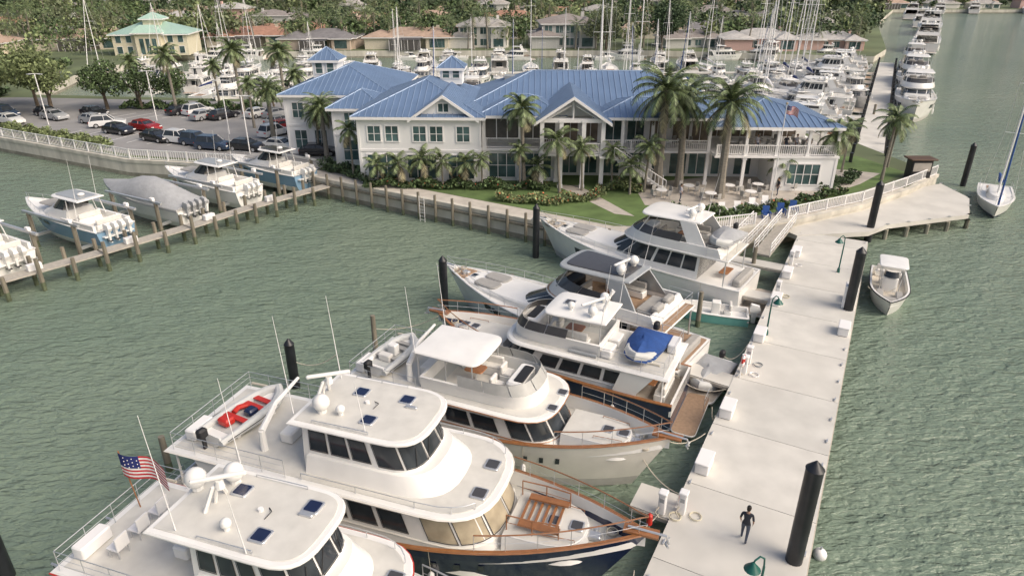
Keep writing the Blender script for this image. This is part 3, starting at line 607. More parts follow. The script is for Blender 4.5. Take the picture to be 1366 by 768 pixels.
for a,b in zip(pts,pts[1:]):
    d=math.dist(a,b);an=math.atan2(b[1]-a[1],b[0]-a[0]);P['deck'].box(((a[0]+b[0])/2,(a[1]+b[1])/2,1.42),(d+.1,1.3,.12),PLANK,an)
    n=int(d/2)
    for k in range(n):
        x=a[0]+(b[0]-a[0])*k/n;y=a[1]+(b[1]-a[1])*k/n
        for s in(-1,1):
            px,py=x-math.sin(an)*s*.8,y+math.cos(an)*s*.8
            hh=random.choice((1.9,2.5,2.6)) if s<0 else 2.4
            P['piles'].tube([(px,py,-1),(px,py,.7)],.17,WOODG,7);P['piles'].tube([(px,py,.7),(px,py,hh)],[.17,.15],WOOD,7)
        if k==1:P['dock_boxes'].rbox((x,y,1.75),(1.0,.5,.5),WHITE,.06,.03,an)
P.finish()

# ---------------------------------------------------------------- dock
d=Vector((.4747,.8802));n=Vector((.8802,-.4747));O=Vector((6.6,21.8));W=5.4;ang=math.atan2(d.y,d.x)
DP=lambda s,w:(O.x+d.x*s+n.x*w,O.y+d.y*s+n.y*w)
P=Parts('concrete_dock')
s0,s1=-22,39
seg=4.9;s=s0
CS=[CONC,mat('dock_concrete_b',(.575,.56,.515),.85,var=.13,scale=.6),mat('dock_concrete_c',(.62,.60,.55),.85,var=.11,scale=.8)]
k=0
while s<s1:
    e=min(s+seg,s1);c=DP((s+e)/2,W/2);P['deck_slabs'].box((c[0],c[1],1.17),(e-s-.03,W,.26),CS[(k*2+1)%3],ang);s=e;k+=1
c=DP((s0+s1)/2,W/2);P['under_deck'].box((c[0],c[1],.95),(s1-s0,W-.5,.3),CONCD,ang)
for w in(.02,W-.02):c=DP((s0+s1)/2,w);P['edge_fender_rail'].box((c[0],c[1],1.0),(s1-s0,.14,.16),PLANK,ang)
for s in range(-20,39,5):
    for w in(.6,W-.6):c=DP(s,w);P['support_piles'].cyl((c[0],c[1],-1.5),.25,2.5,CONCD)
for s in range(-20,39,2):
    for w in(.18,W-.18):
        c=DP(s+.5,w);P['cleats'].box((c[0],c[1],1.36),(.3,.06,.06),CHR,ang)
P.finish()
def flat(name,poly,z,m,depth=.004,side=None):
    b=MB();nn=len(poly);b.add([(x,y,z) for x,y in poly],[tuple(range(nn))],m)
    b.loft([[(x,y,z-depth) for x,y in poly],[(x,y,z) for x,y in poly]],side or m,False,False)
    return b.obj(name)
flat('promenade_platform',[(23.6,56.4),(24.4,54.9),(27.5,55.3),(31.0,55.8),(33.5,57.6),(42.5,60.4),(45.6,65.5),(45.6,70.5),(28,62.5)],1.36,CONC,.4)
b=MB()
for a,c in (((33.5,57.6),(42.5,60.4)),((42.5,60.4),(45.6,65.5)),((45.6,65.5),(45.6,70.5))):
    k=int(math.dist(a,c)/2.2)
    for i in range(k+1):
        x=a[0]+(c[0]-a[0])*i/k;y=a[1]+(c[1]-a[1])*i/k;b.cyl((x,y,-1.5),.2,2.4,CONCD,8);b.box((x,y,1.42),(.3,.08,.08),CHR)
b.obj('platform_piles')
def finger(a,deg,L,w=1.3,name='finger_pier'):
    b=MB();b.T=TR(a[0],a[1],0,deg);b.bx(0,L,-w/2,w/2,1.0,1.27,CONC);b.bx(0,L,-w/2-.06,-w/2,1.02,1.2,PLANK);b.bx(0,L,w/2,w/2+.06,1.02,1.2,PLANK)
    b.cyl((L-.3,0,-1.5),.2,2.5,CONCD);b.obj(name)
finger((12.3,32.2),146,6.0);finger((18.1,42.9),150,6.5);finger((7.0,22.4),152,1.8,1.6);finger((20.8,48.2),150,4)
def pile(x,y,z,r=.28,wood=False,name=None):
    b=MB()
    if wood:b.tube([(x,y,-1.5),(x,y,.5)],r,WOODG,10);b.tube([(x,y,.5),(x,y,z)],[r,r*.85],WOOD,10)
    else:b.tube([(x,y,-1.5),(x,y,z-.35)],r,PILEB,16);b.tube([(x,y,z-.35),(x,y,z)],[r*1.06,.03],PILEB,16)
    b.obj(name or ('wood_mooring_pile' if wood else 'black_mooring_pile'))
for x,y,z,r in((10.9,19.5,6.1,.32),(22.6,41.0,5.8,.32),(31.7,57.0,5.6,.32),(50.5,74.2,4.9,.3),(-4.7,42.7,4.5,.28),(2.0,53.3,4.7,.28),(-12.6,33.6,3.2,.28),(-20.2,19.9,3.7,.3),(2.6,16.6,3.3,.26)):pile(x,y,z,r)
for x,y,z in((-8.5,37.0,2.9),(-16.6,26.3,2.0),(-6.2,22.5,3.2),(12.6,41,2.6),(18.8,49.0,2.6),(0,44.5,2.3),(6.5,50.5,2.6)):pile(x,y,z,.17,True)
def dockbox(s,w,ln=1.2):
    c=DP(s,w);b=MB();b.rbox((c[0],c[1],1.3+.28),(ln,.62,.52),WHITE,.06,.03,ang);b.rbox((c[0],c[1],1.3+.57),(ln+.06,.68,.08),WHITE,.06,.03,ang);b.obj('dock_box')
for s,w in((3.8,.45),(8.6,.45),(17.5,.45),(23.2,.5),(28.3,.5),(33,.5),(20.8,W-.45),(26.0,W-.45)):dockbox(s,w)
def pedestal(s,w,z=1.3):
    c=DP(s,w);b=MB();b.rbox((c[0],c[1],z+.5),(.34,.3,1.0),WHITE,.04,.02,ang);b.rbox((c[0],c[1],z+1.06),(.4,.36,.14),WHITE,.04,.03,ang);b.box((c[0],c[1],z+.75),(.36,.18,.2),GREYH,ang);b.tube([(c[0]-.2,c[1]-.2,z+.5),(c[0]-.35,c[1]-.3,z+.3),(c[0]-.2,c[1]-.35,z+.05)],.03,ROPE,5)
    b.tube([(c[0]+.5+.25*math.cos(a),c[1]-.3+.25*math.sin(a),z+.03+.004*a) for a in [k*.6 for k in range(30)]],.02,random.choice((YEL,GREYH,WHITE)),4);b.obj('power_pedestal')
for s,w in((.1,-.4),(.5,.35),(13.0,.4),(14.2,.4),(24.5,.4),(30.8,.4)):pedestal(s,w)
def extinguisher(s,w):
    c=DP(s,w);b=MB();b.tube([(c[0],c[1],1.3),(c[0],c[1],1.5)],.04,CHR);b.tube([(c[0],c[1],1.45),(c[0],c[1],1.5),(c[0],c[1],1.95),(c[0],c[1],2.05)],[.05,.12,.12,.04],RED,10);b.obj('fire_extinguisher')
extinguisher(13.6,.2);extinguisher(.9,.2);extinguisher(-1,-.6)
c=DP(12.4,.3);b=MB();b.cyl((c[0],c[1],1.3),.04,1.5,WHITE,8)
for q in range(8):
    pa=[(c[0]+.06*n.x+.3*math.cos(a)*d.x,c[1]-.06+.3*math.cos(a)*d.y,2.4+.3*math.sin(a)) for a in (q*math.pi/4,q*math.pi/4+.4,q*math.pi/4+.785)];b.tube(pa,.06,RED if q%2 else WHITE,7)
b.obj('life_ring_post')
b=MB();b.ell((12.7,20.9,.15),(.28,.28,.28),WHITE,14,9);b.tube([(12.7,20.9,.4),(12.7,20.9,.55)],.04,CHR,6);b.obj('mooring_buoy')
c=DP(24.8,W-.5);b=MB();b.rbox((c[0],c[1],2.15),(.8,.8,1.7),WHITE,.08,.05,ang);b.box((c[0],c[1],2.3),(.84,.5,.6),GREYH,ang);b.obj('utility_cabinet')
c=DP(-4.2,3.6);b=MB();b.rbox((c[0],c[1],1.75),(1.5,1.0,.85),WHITE,.06,.04,ang);b.rbox((c[0],c[1],2.2),(1.56,1.06,.1),WHITE,.06,.03,ang);b.obj('dock_storage_locker')
def lamp(x,y,z=1.3,h=2.9,dx=-.5,dy=-.2):
    b=MB();b.tube([(x,y,z),(x,y,z+.3),(x,y,z+.35),(x,y,z+h-.5)],[.12,.1,.055,.045],GREENP,10)
    b.tube([(x,y,z+h-.5),(x+dx*.1,y+dy*.1,z+h-.1),(x+dx*.5,y+dy*.5,z+h+.08),(x+dx*.9,y+dy*.9,z+h-.02),(x+dx,y+dy,z+h-.15)],.035,GREENP,8)
    b.tube([(x+dx,y+dy,z+h-.1),(x+dx,y+dy,z+h-.2),(x+dx,y+dy,z+h-.42)],[.05,.12,.3],GREENP,14);b.ell((x+dx,y+dy,z+h-.42),(.14,.14,.12),WHITE);b.obj('dock_lamp')
lamp(9.0,17.9,1.3,1.9);lamp(24.6,47.2,1.3,2.9);lamp(15.9,37.5,1.3,2.6,.4,0)
def line(a,b_,sag=.5,r=.025):
    m=MB();pts=[tuple(a[i]+(b_[i]-a[i])*k/10-(sag*4*(k/10)*(1-k/10) if i==2 else 0) for i in range(3)) for k in range(11)];m.tube(pts,r,ROPE,5);m.obj('mooring_line')
for a,b_ in (((3.8,19.6,2.4),(6.2,22,1.35)),((4.4,18.0,2.4),(4.0,16.4,1.35)),((5.6,25.5,2.3),(7.3,23.1,1.35)),((6.9,25.9,2.3),(9.5,27.4,1.35)),((9,32,1.8),(11.6,31.3,1.35)),((10.2,29.0,1.8),(10.4,28.9,1.35)),((12.6,35,1.2),(14.3,36.1,1.35)),((-10,33.5,2.2),(-12.6,33.6,1.8)),((-4,38.3,2.6),(-8.5,37,2.0)),((27.9,45,1),(25.6,44.6,1.35))):line(a,b_)

# ---------------------------------------------------------------- ground & water
b=MB();b.add([(-3000,-300,0),(3000,-300,0),(3000,3500,0),(-3000,3500,0)],[(0,1,2,3)],WATER);b.obj('water')
GZ=1.9
shore=[(-2000,112),(-110,112),(-67.4,89.8),(-44.7,78.2),(-32.5,75.8),(-22.5,71.8),(-.2,58.3),(8,53.3),(15,53.2),(24,56.6),(33,61.5),(40,66.5),(46,72),(44,87),(38,95),(-10,101),(-28,117),(-85,124),(-92,150),(-90,190),(-40,196),(40,196),(92,182),(104,200),(150,300),(209,404),(2500,404),(2500,3200),(-2000,3200)]
b=MB();b.add([(x,y,GZ) for x,y in shore],[tuple(range(len(shore)))],GND);b.loft([[(x,y,-1.5) for x,y in shore],[(x,y,.45) for x,y in shore]],CONCD,False,False);b.loft([[(x,y,.45) for x,y in shore],[(x,y,GZ) for x,y in shore]],CONC2,False,False);b.obj('ground')
def strip(name,pts,w,z0,z1,m,inset=0):
    b=MB()
    L=[];Rr=[]
    for i,p in enumerate(pts):
        a=Vector(pts[max(0,i-1)]);c=Vector(pts[min(len(pts)-1,i+1)]);t=(c-a).normalized();nn=Vector((-t.y,t.x));q=Vector(p)
        L.append(q+nn*(inset+w));Rr.append(q+nn*inset)
    rs=[[(r.x,r.y,z0),(r.x,r.y,z1),(l.x,l.y,z1),(l.x,l.y,z0)] for l,r in zip(L,Rr)]
    b.loft(rs,m);return b.obj(name)
front=shore[1:13]
strip('seawall_cap',front,.5,GZ-.25,GZ+.12,CONC2,-.12)
bw=[(-22.5,71.8),(-.2,58.3),(8,53.3),(15,53.2),(24,56.6),(33,61.5),(40,66.5)]
strip('waterfront_walkway',bw,2.0,GZ-.1,GZ+.05,mat('walkway_concrete',(.52,.48,.42),.85,var=.15,scale=1),.4)
flat('club_lawn',[(-21,74.2),(-.2,61.3),(9,56),(15,56),(23.5,59),(32,64),(38,68.5),(43,73),(41,80),(-20,80)],GZ+.008,GRASS)
flat('parking_lot',[(-120,119),(-108,113),(-67,91.8),(-45,80.5),(-33,78),(-21.5,74.3),(-19,82),(-28.5,83.5),(-28.5,115),(-85,121)],GZ+.012,ASPH)
flat('club_patio',[(12.5,68.5),(12.5,61.5),(20,60.5),(30,63.9),(36,68.5),(40,72.5),(34,75),(24,72)],GZ+.016,PAVE)
flat('garden_path',[(4.5,68),(9.3,59),(11.0,58.3),(6.8,68)],GZ+.02,PAVE)
flat('coastal_road',[(-700,143),(-95,143),(-97,153),(-700,155)],GZ+.01,ROADM)
for yy in(253,318,392):flat('suburb_street',[(-900,yy-3),(60 if yy<300 else 110,yy-3),(60 if yy<300 else 110,yy+3),(-900,yy+3)],GZ+.01,ROADM)
P=Parts('boardwalk_piles')
for a,c in zip(bw[:3],bw[1:4]):
    L=math.dist(a,c);k=int(L/1.9)
    for i in range(k):
        x=a[0]+(c[0]-a[0])*i/k;y=a[1]+(c[1]-a[1])*i/k;t=Vector((c[0]-a[0],c[1]-a[1])).normalized();x+=t.y*.45;y-=t.x*.45
        P['piles'].tube([(x,y,-1),(x,y,.6)],.15,WOODG,7);P['piles'].tube([(x,y,.6),(x,y,2.7)],[.15,.13],WOOD,7)
    cx,cy=(a[0]+c[0])/2+t.y*.3,(a[1]+c[1])/2-t.x*.3;P['waler'].box((cx,cy,1.45),(L,.12,.22),WOOD,math.atan2(t.y,t.x))
P.finish()
def balus(b,p0,p1,z,h=1.0,m=WHITE,sp=.22,post=2.4):
    p0=Vector(p0);p1=Vector(p1);L=(p1-p0).length;an=math.atan2(p1.y-p0.y,p1.x-p0.x);c=(p0+p1)/2
    b.box((c.x,c.y,z+h),(L,.09,.08),m,an);b.box((c.x,c.y,z+.12),(L,.06,.07),m,an)
    k=max(1,int(L/sp))
    for i in range(k+1):
        q=p0+(p1-p0)*i/k;b.box((q.x,q.y,z+h/2+.04),(.045,.045,h-.15),m,an)
    k=max(1,int(L/post))
    for i in range(k+1):
        q=p0+(p1-p0)*i/k;b.box((q.x,q.y,z+h/2+.03),(.14,.14,h+.06),m,an)
b=MB();
for a,c in zip([(-110,112),(-67.4,89.8),(-44.7,78.2),(-32.5,75.8)],[(-67.4,89.8),(-44.7,78.2),(-32.5,75.8),(-23,72.3)]):balus(b,(a[0]+.2,a[1]+.3),(c[0]+.2,c[1]+.3),GZ+.1,1.1,sp=.3)
b.obj('white_seawall_fence')
b=MB()
for a,c in zip([(24.5,57.7),(33.3,62.4),(40,67.3)],[(33.3,62.4),(40,67.3),(45.6,71.8)]):balus(b,a,c,GZ+.05)
balus(b,(14,53.9),(21,56),GZ+.05)
b.obj('white_promenade_railing')
def gangway(a,c):
    b=MB();a=Vector(a);c=Vector(c);t=(c-a);nn=Vector((-t.y,t.x,0)).normalized()*.65
    b.loft([[tuple(a-nn),tuple(a+nn),tuple(a+nn-Vector((0,0,.15))),tuple(a-nn-Vector((0,0,.15)))],[tuple(c-nn),tuple(c+nn),tuple(c+nn-Vector((0,0,.15))),tuple(c-nn-Vector((0,0,.15)))]],PLANK)
    for s in(-1,1):
        pp=[a+nn*s+t*k/6 for k in range(7)];b.rail(pp,1.0,WHITE,.045,step=.5,mids=2)
    b.obj('gangway')
gangway((24.2,56.8,1.95),(20.0,50.8,1.3));gangway((21.5,56.2,1.95),(17.6,51.5,.9))
b=MB()
for s in(-.25,.25):b.tube([(-8.6+s,62.3-s*.6,-.5),(-8.6+s,62.3-s*.6,2.5)],.03,WHITE,5)
for k in range(7):b.tube([(-8.85,62.45,.2+k*.33),(-8.35,62.15,.2+k*.33)],.022,WHITE,5)
b.obj('seawall_ladder')

# ---------------------------------------------------------------- clubhouse
P=Parts('waterfront_clubhouse');P.T=TR(-15.5,69.0,GZ,-2)
Wl=P['walls'];Tm=P['trim'];Gl=P['window_glass'];Rf=P['roof'];Cn=P['columns'];Fl=P['balcony_floors'];Rl=P['balcony_railings']
def win(o,r,nn,w,h,nx,nz,gl=WING):
    o=Vector(o);r=Vector(r);nn=Vector(nn);up=Vector((0,0,1))
    def bar(u0,u1,v0,v1,pr,mb,m):
        q=[o+r*a+up*c+nn*e for e in(0,pr) for a,c in((u0,v0),(u1,v0),(u1,v1),(u0,v1))]
        mb.add([tuple(p) for p in q],[(4,5,6,7),(0,1,5,4),(1,2,6,5),(2,3,7,6),(3,0,4,7)],m)
    bar(-w/2,w/2,0,h,.02,Gl,gl)
    for a,c,e,f in((-w/2-.12,-w/2,-.1,h+.12),(w/2,w/2+.12,-.1,h+.12),(-w/2,w/2,h,h+.12),(-w/2-.06,w/2+.06,-.1,0)):bar(a,c,e,f,.09,Tm,WHITE)
    for i in range(1,nx):bar(-w/2+w*i/nx-.035,-w/2+w*i/nx+.035,0,h,.05,Tm,WHITE)
    for j in range(1,nz):bar(-w/2,w/2,h*j/nz-.025,h*j/nz+.025,.045,Tm,WHITE)
fw=lambda x,z,w,h,y,nx=2,nz=2,gl=WING:win((x,y,z),(1,0,0),(0,-1,0),w,h,nx,nz,gl)
ew=lambda y,z,w,h,x,nx=2,nz=2:win((x,y,z),(0,1,0),(1,0,0),w,h,nx,nz)
ww_=lambda y,z,w,h,x,nx=2,nz=2:win((x,y,z),(0,-1,0),(-1,0,0),w,h,nx,nz)
def body(x0,x1,y0,y1,z0,z1,m=STUC,bands=(3.3,)):
    Wl.bx(x0,x1,y0,y1,z0,z1,m)
    for bz in bands:Tm.bx(x0-.07,x1+.07,y0-.07,y0-.003,bz,bz+.22,WHITE);
    for x in(x0,x1):Tm.bx(x-.12,x+.12,y0-.05,y0+.2,z0,z1-.02,WHITE)
def face(pts,ev,mb=None):
    pts=[Vector(p) for p in pts];mb=mb or Rf
    nn=(pts[1]-pts[0]).cross(pts[2]-pts[0]).normalized()
    if nn.z<0:pts=pts[::-1];nn=-nn
    mb.add([tuple(p) for p in pts],[tuple(range(len(pts)))],ROOFB)
    e=Vector(ev).normalized()
    us=[p.dot(e) for p in pts];u=min(us)+.3
    while u<max(us)-.1:
        hit=[]
        for i in range(len(pts)):
            a,c=pts[i],pts[(i+1)%len(pts)];ua,uc=a.dot(e),c.dot(e)
            if (ua-u)*(uc-u)<0:hit.append(a+(c-a)*((u-ua)/(uc-ua)))
        if len(hit)>=2:
            a,c=hit[0],hit[1];h=nn*.06;s=e*.03
            mb.add([tuple(q) for q in(a-s,a+s,c+s,c-s,a-s+h,a+s+h,c+s+h,c-s+h)],[(4,5,6,7),(0,1,5,4),(2,3,7,6),(1,2,6,5),(3,0,4,7)],SEAM)
        u+=.62
def hip(x0,x1,y0,y1,z,h,ov=.6):
    x0-=ov;x1+=ov;y0-=ov;y1+=ov;w=min(x1-x0,y1-y0)/2
    if x1-x0>=y1-y0:a=(x0+w,(y0+y1)/2,z+h);c=(x1-w,(y0+y1)/2,z+h)
    else:a=((x0+x1)/2,y0+w,z+h);c=((x0+x1)/2,y1-w,z+h)
    A,B_,C_,D=(x0,y0,z),(x1,y0,z),(x1,y1,z),(x0,y1,z)
    if x1-x0>=y1-y0:
        face([A,B_,c,a],(1,0,0));face([B_,C_,c],(0,1,0));face([C_,D,a,c],(1,0,0));face([D,A,a],(0,1,0))
    else:
        face([A,B_,a],(1,0,0));face([B_,C_,c,a],(0,1,0));face([C_,D,c],(1,0,0));face([D,A,a,c],(0,1,0))
    Tm.bx(x0,x1,y0,y1,z-.28,z-.003,WHITE)
    Rf.tube([a,c],.09,SEAM,6)
    for p,q in((A,a),(D,a if x1-x0>=y1-y0 else c),(B_,c if x1-x0>=y1-y0 else a),(C_,c)):Rf.tube([p,q],.07,SEAM,6)
def gable(x0,x1,y0,y1,z,h,ov=.45,fill=STUC):
    xm=(x0+x1)/2;k=h/(xm-x0)
    f=lambda y:((x0-ov,y,z-k*ov),(xm,y,z+h),(x1+ov,y,z-k*ov))
    a,c=f(y0-ov),f(y1);face([a[0],a[1],c[1],c[0]],(0,1,0));face([a[1],a[2],c[2],c[1]],(0,1,0))
    if fill:Wl.add([(x0,y0,z-.2),(x1,y0,z-.2),(x1,y0,z),(xm,y0,z+h-.05),(x0,y0,z)],[(0,1,2,3,4)],fill)
    for p,q in((a[0],a[1]),(a[1],a[2])):
        p=Vector(p);q=Vector(q);dn=Vector((0,0,-.3));ou=Vector((0,-.12,0));
        Tm.add([tuple(v) for v in(p+dn,q+dn,q,p,p+dn+ou,q+dn+ou,q+ou,p+ou)],[(0,1,2,3),(7,6,5,4),(0,4,5,1),(2,6,7,3),(0,3,7,4),(1,5,6,2)],WHITE)
def cols(xs,y,z0,z1,s=.34):
    for x in xs:Cn.bx(x-s/2,x+s/2,y-s/2,y+s/2,z0,z1,WHITE);Cn.bx(x-s/2-.06,x+s/2+.06,y-s/2-.06,y+s/2+.06,z0,z0+.3,WHITE);Cn.bx(x-s/2-.06,x+s/2+.06,y-s/2-.06,y+s/2+.06,z1-.25,z1-.01,WHITE)
def rl(p,q,z=3.5):balus(Rl,p,q,z,1.0,WHITE,.2,2.6)
body(-11.5,1,12,28,0,6.9);hip(-11.5,1,12,28,6.95,2.5)
for x in(-10,-7.6,-5.2,-2.6):fw(x,4.3,1.3,1.7,12);fw(x,.7,1.4,2.1,12)
Wl.bx(-9.6,-6.6,18,21,7,10.0,STUC);hip(-9.6,-6.6,18,21,10.05,1.4,.4)
for x in(-8.8,-7.4):fw(x,8.5,.8,1.2,18,1,2)
body(-4.5,0.02,7,12.1,0,6.3);hip(-4.5,1,7,13,6.35,1.6);fw(-2.4,4.2,1.6,1.6,7,3);fw(-2.4,.6,2.4,2.2,7,3)
body(0,12.3,0,15,0,6.8);hip(0,12.3,0,15,6.85,2.7)
gable(5.6,11.8,-.02,8,6.9,2.1)
fw(2.2,.55,2.9,2.4,0,3,2);fw(6.3,.55,2.9,2.4,0,3,2);fw(10.3,.55,2.6,2.4,0,3,2)
for x in(1.6,3.4,6.2,7.9,10.6):fw(x,4.35,1.25,1.5,0)
fw(8.7,7.3,1.0,.8,-.02,2,1)
for y in(3,6.5,10):ww_(y,4.3,1.2,1.6,0);ww_(y,.7,1.4,2.1,0)
body(12.3,36,3.6,18,0,6.8,bands=());hip(10.5,37,4.2,18,6.95,2.9,.5)
Fl.bx(12.3,20.3,.9,3.6,3.25,3.5,WHITE);cols((12.6,16.3,20.0),1.1,0,6.75)
for x0,x1 in((12.8,16.1),(16.5,19.8)):
    Gl.bx(x0,x1,1.05,1.1,4.4,6.5,SCREEN);Tm.bx(x0,x1,1.0,1.15,6.5,6.75,WHITE);rl((x0,.98),(x1,.98))
    for k in(1,2):Tm.bx(x0+(x1-x0)*k/3-.04,x0+(x1-x0)*k/3+.04,.98,1.12,4.4,6.5,WHITE)
    fw((x0+x1)/2,.4,2.7,2.5,1.3,3,2)
Wl.bx(12.3,20.3,1.3,3.6,0,3.25,STUC);hip(12.3,20.6,.9,8,6.85,1.5,.4)
px0,px1=18.2,24.8
cols((px0+.3,px0+2.2,px1-2.2,px1-.3),-1.0,0,6.8,.4);Fl.bx(px0,px1,-1.2,3.6,3.25,3.5,WHITE);rl((px0+.3,-1.1),(px1-.3,-1.1))
Tm.bx(px0,px1,-1.2,-.85,6.55,6.95,WHITE);gable(px0,px1,-1.1,8,6.9,2.2,.5,None)
xm=(px0+px1)/2
for a,c in(((xm,6.95),(xm,8.9)),((xm-2.4,6.95),(xm-.2,8.2)),((xm+2.4,6.95),(xm+.2,8.2))):Tm.tube([(a[0],-1.05,a[1]),(c[0],-1.05,c[1])],.1,WHITE,4)
Wl.add([(px0+.2,.6,6.9),(px1-.2,.6,6.9),(xm,.6,9.0)],[(0,1,2)],STUC)
for x in(19.4,21.5,23.6):fw(x,3.6,1.5,2.5,3.6,2,1,WARM);fw(x,.3,1.6,2.5,3.6,2,1)
Fl.bx(24.8,35.5,.4,3.6,3.25,3.5,WHITE);cols((26.6,29.6,32.6,35.3),.6,0,6.8,.3);Tm.bx(24.8,35.6,.45,.75,6.5,6.85,WHITE)
rl((24.9,.55),(35.4,.55));hip(24.0,36,.4,8,6.85,1.3,.45)
for x in(26,28.3,30.6,33,35):fw(x,3.6,1.7,2.5,3.6,2,1,WARM if x>29 else WING);fw(x,.3,1.7,2.5,3.6,2,1)
for k in range(14):
    x=25.6+k*.38;z=3.3-k*.235;Fl.bx(x,x+.38,-1.9,-.3,z-.25,z,WHITE)
for y in(-1.95,-.25):
    pp=[(25.6+k*.38,y,3.35-k*.235) for k in range(0,15)]
    Rl.tube([(a,c,e+1.0) for a,c,e in pp],.05,WHITE,4);Rl.tube([(a,c,e+.1) for a,c,e in pp],.04,WHITE,4)
    for a,c,e in pp:Rl.box((a,c,e+.5),(.05,.05,1.0),WHITE)
Fl.bx(24.2,25.7,-1.9,.4,3.2,3.4,WHITE)
body(36,41.5,3.6,14,0,3.3,bands=());Fl.bx(35.5,47.6,-1.5,12,3.3,3.52,WHITE);body(41.5,47.4,-1.4,11,0,3.28,bands=())
fw(44.4,.7,3.0,2.0,-1.4,4,2);
for y in(1.5,4.5,8):ew(y,.7,1.8,1.9,47.4,2,2)
for x in(37.4,39.8):fw(x,.3,1.7,2.5,3.6,2,1)
cols((38.5,41.5,44.5,47.3),-1.2,3.5,6.3,.26);cols((38.5,),-1.2,0,3.3,.3);Tm.bx(35.6,47.6,-1.35,-1.05,6.05,6.3,WHITE)
rl((35.7,-1.3),(47.4,-1.3),3.52);rl((47.4,-1.3),(47.4,6),3.52)
Wl.bx(36,47,6.5,11.5,3.5,6.2,STUC)
for x in(37.5,40,42.5,45):fw(x,3.7,1.8,2.2,6.5,2,1,WARM)
cols((47.3,),3,3.5,6.3,.26)
hip(35.6,47.2,-1.3,11.5,6.35,1.7,.4)
Wl.bx(7.3,9.7,9,11.4,8.6,10.3,STUC);hip(7.3,9.7,9,11.4,10.35,1.1,.35)
for x in(7.95,9.05):fw(x,9.3,.7,.8,9,1,2)
for x,y in((15,13),(28,14),(33,13)):Tm.rbox((x,y,8.6),(1.6,1.2,1.0),GREYH)
P.finish()

def table_set(x,y,z):
    b=MB();b.cyl((x,y,z+.7),.55,.05,WHITE,16);b.cyl((x,y,z),.06,.7,CHR)
    for k in range(4):
        a=k*math.pi/2+.5;cx,cy=x+.95*math.cos(a),y+.95*math.sin(a);b.rbox((cx,cy,z+.42),(.45,.45,.08),CUSH,.08,.03,a);b.rbox((cx+.22*math.cos(a),cy+.22*math.sin(a),z+.68),(.07,.45,.5),CUSH,.03,.02,a)
        for s in(-.18,.18):b.cyl((cx+s,cy+s*.5,z),.02,.4,CHR,5)
    b.obj('patio_table_set')
for x,y in((14.5,64),(17.5,65.5),(21.5,65.6),(24.5,66),(19,63),(27.5,66.5),(23,63.5),(30,68)):table_set(x,y,GZ+.02)
for x,y in((22.5,69.5),(25,68.6),(28.5,68.3),(30,70.5),(26.6,71),(13.5,70.2),(17.5,70.0)):table_set(x,y,GZ+3.53)
def adir(x,y,deg,m,z=GZ+.02,name='adirondack_chair'):
    b=MB();b.T=TR(x,y,z,deg);b.box((0,0,.36),(.6,.55,.05),m)
    b.loft([[(-.25,-.28,.36),(-.25,.28,.36),(-.3,.28,.38),(-.3,-.28,.38)],[(-.5,-.3,1.0),(-.5,.3,1.0),(-.55,.3,1.0),(-.55,-.3,1.0)]],m)
    for s in(-.34,.34):b.box((0,s,.55),(.75,.12,.04),m);b.box((.3,s,.27),(.08,.06,.54),m);b.box((-.3,s,.27),(.08,.06,.54),m)
    b.obj(name)
for x,y in((19.0,58.8),(20.5,59.1),(22.2,60.2),(23.6,60.8)):adir(x,y,-90,WHITE)
for x,y in((22.6,57.8),(24.2,58.6),(25.6,59.3)):adir(x,y,-100,CANB,name='blue_deck_chair')
b=MB();b.rbox((43,70.8,GZ+1.0),(2.2,1.2,2.0),BLK,.1,.05);b.rbox((43,70.8,GZ+2.1),(2.8,1.8,.15),mat('kiosk_brown',(.1,.06,.04),.7),.1,.05);b.box((43,70.19,GZ+1.3),(1.8,.04,.9),PAVE);b.obj('dockside_kiosk')
b=MB();b.cyl((25,63.3,GZ),.06,9,WHITE,8,.04);b.ell((25,63.3,GZ+9.05),(.12,.12,.12),AMBER);b.tube([(24,63.3,GZ+6.6),(26,63.3,GZ+6.6)],.035,WHITE,5)
usflag(b,(25.05,63.3,GZ+8.9),.8,-.3,1.2,.75)
b.obj('flagpole')

# ---------------------------------------------------------------- vegetation
def leafquads(cen,size,flat_=.5):
    N=len(cen);a=rng.normal(size=(N,3));a[:,2]+=flat_;a/=np.linalg.norm(a,axis=1)[:,None]
    r=rng.normal(size=(N,3));u=np.cross(a,r);u/=np.linalg.norm(u,axis=1)[:,None];w=np.cross(a,u)
    s=size*(.6+.8*rng.random((N,1)));u*=s;w*=s*.7
    return np.stack([cen-u,cen+w*.8,cen+u,cen-w*.8],1).reshape(-1,3)
def crown_pts(N,R_,Hh,lobes=9):
    L=rng.normal(size=(lobes,3))*[R_*.42,R_*.42,Hh*.25];L[:,2]=np.abs(L[:,2])+Hh*.1
    k=rng.integers(0,lobes,N);p=rng.normal(size=(N,3));p/=np.linalg.norm(p,axis=1)[:,None]
    rad=(.65+.35*rng.random((N,1)));return L[k]+p*rad*[R_*.45,R_*.45,Hh*.32]
def qmesh(name,V,m):
    b=MB();b.v=[tuple(v) for v in V];b.f=[(4*i,4*i+1,4*i+2,4*i+3) for i in range(len(V)//4)];b.mi(m);b.m=[0]*len(b.f)
    return b
def tree_mesh(h,r,m,N=1500,ls=.22):
    V=leafquads(crown_pts(N,r,h*.75,12)+[0,0,h*.5],ls)
    b=qmesh('t',V,m)
    b.tube([(0,0,0),(.1,0,h*.25),(0,.1,h*.5)],[.3,.22,.15],BARK,8)
    for k in range(6):
        a=k*1.05;b.tube([(0,0,h*(.22+.04*k)),(r*.3*math.cos(a),r*.3*math.sin(a),h*.5),(r*.6*math.cos(a),r*.6*math.sin(a),h*.72)],[.12,.08,.03],BARK,5)
    return b.data('tree')
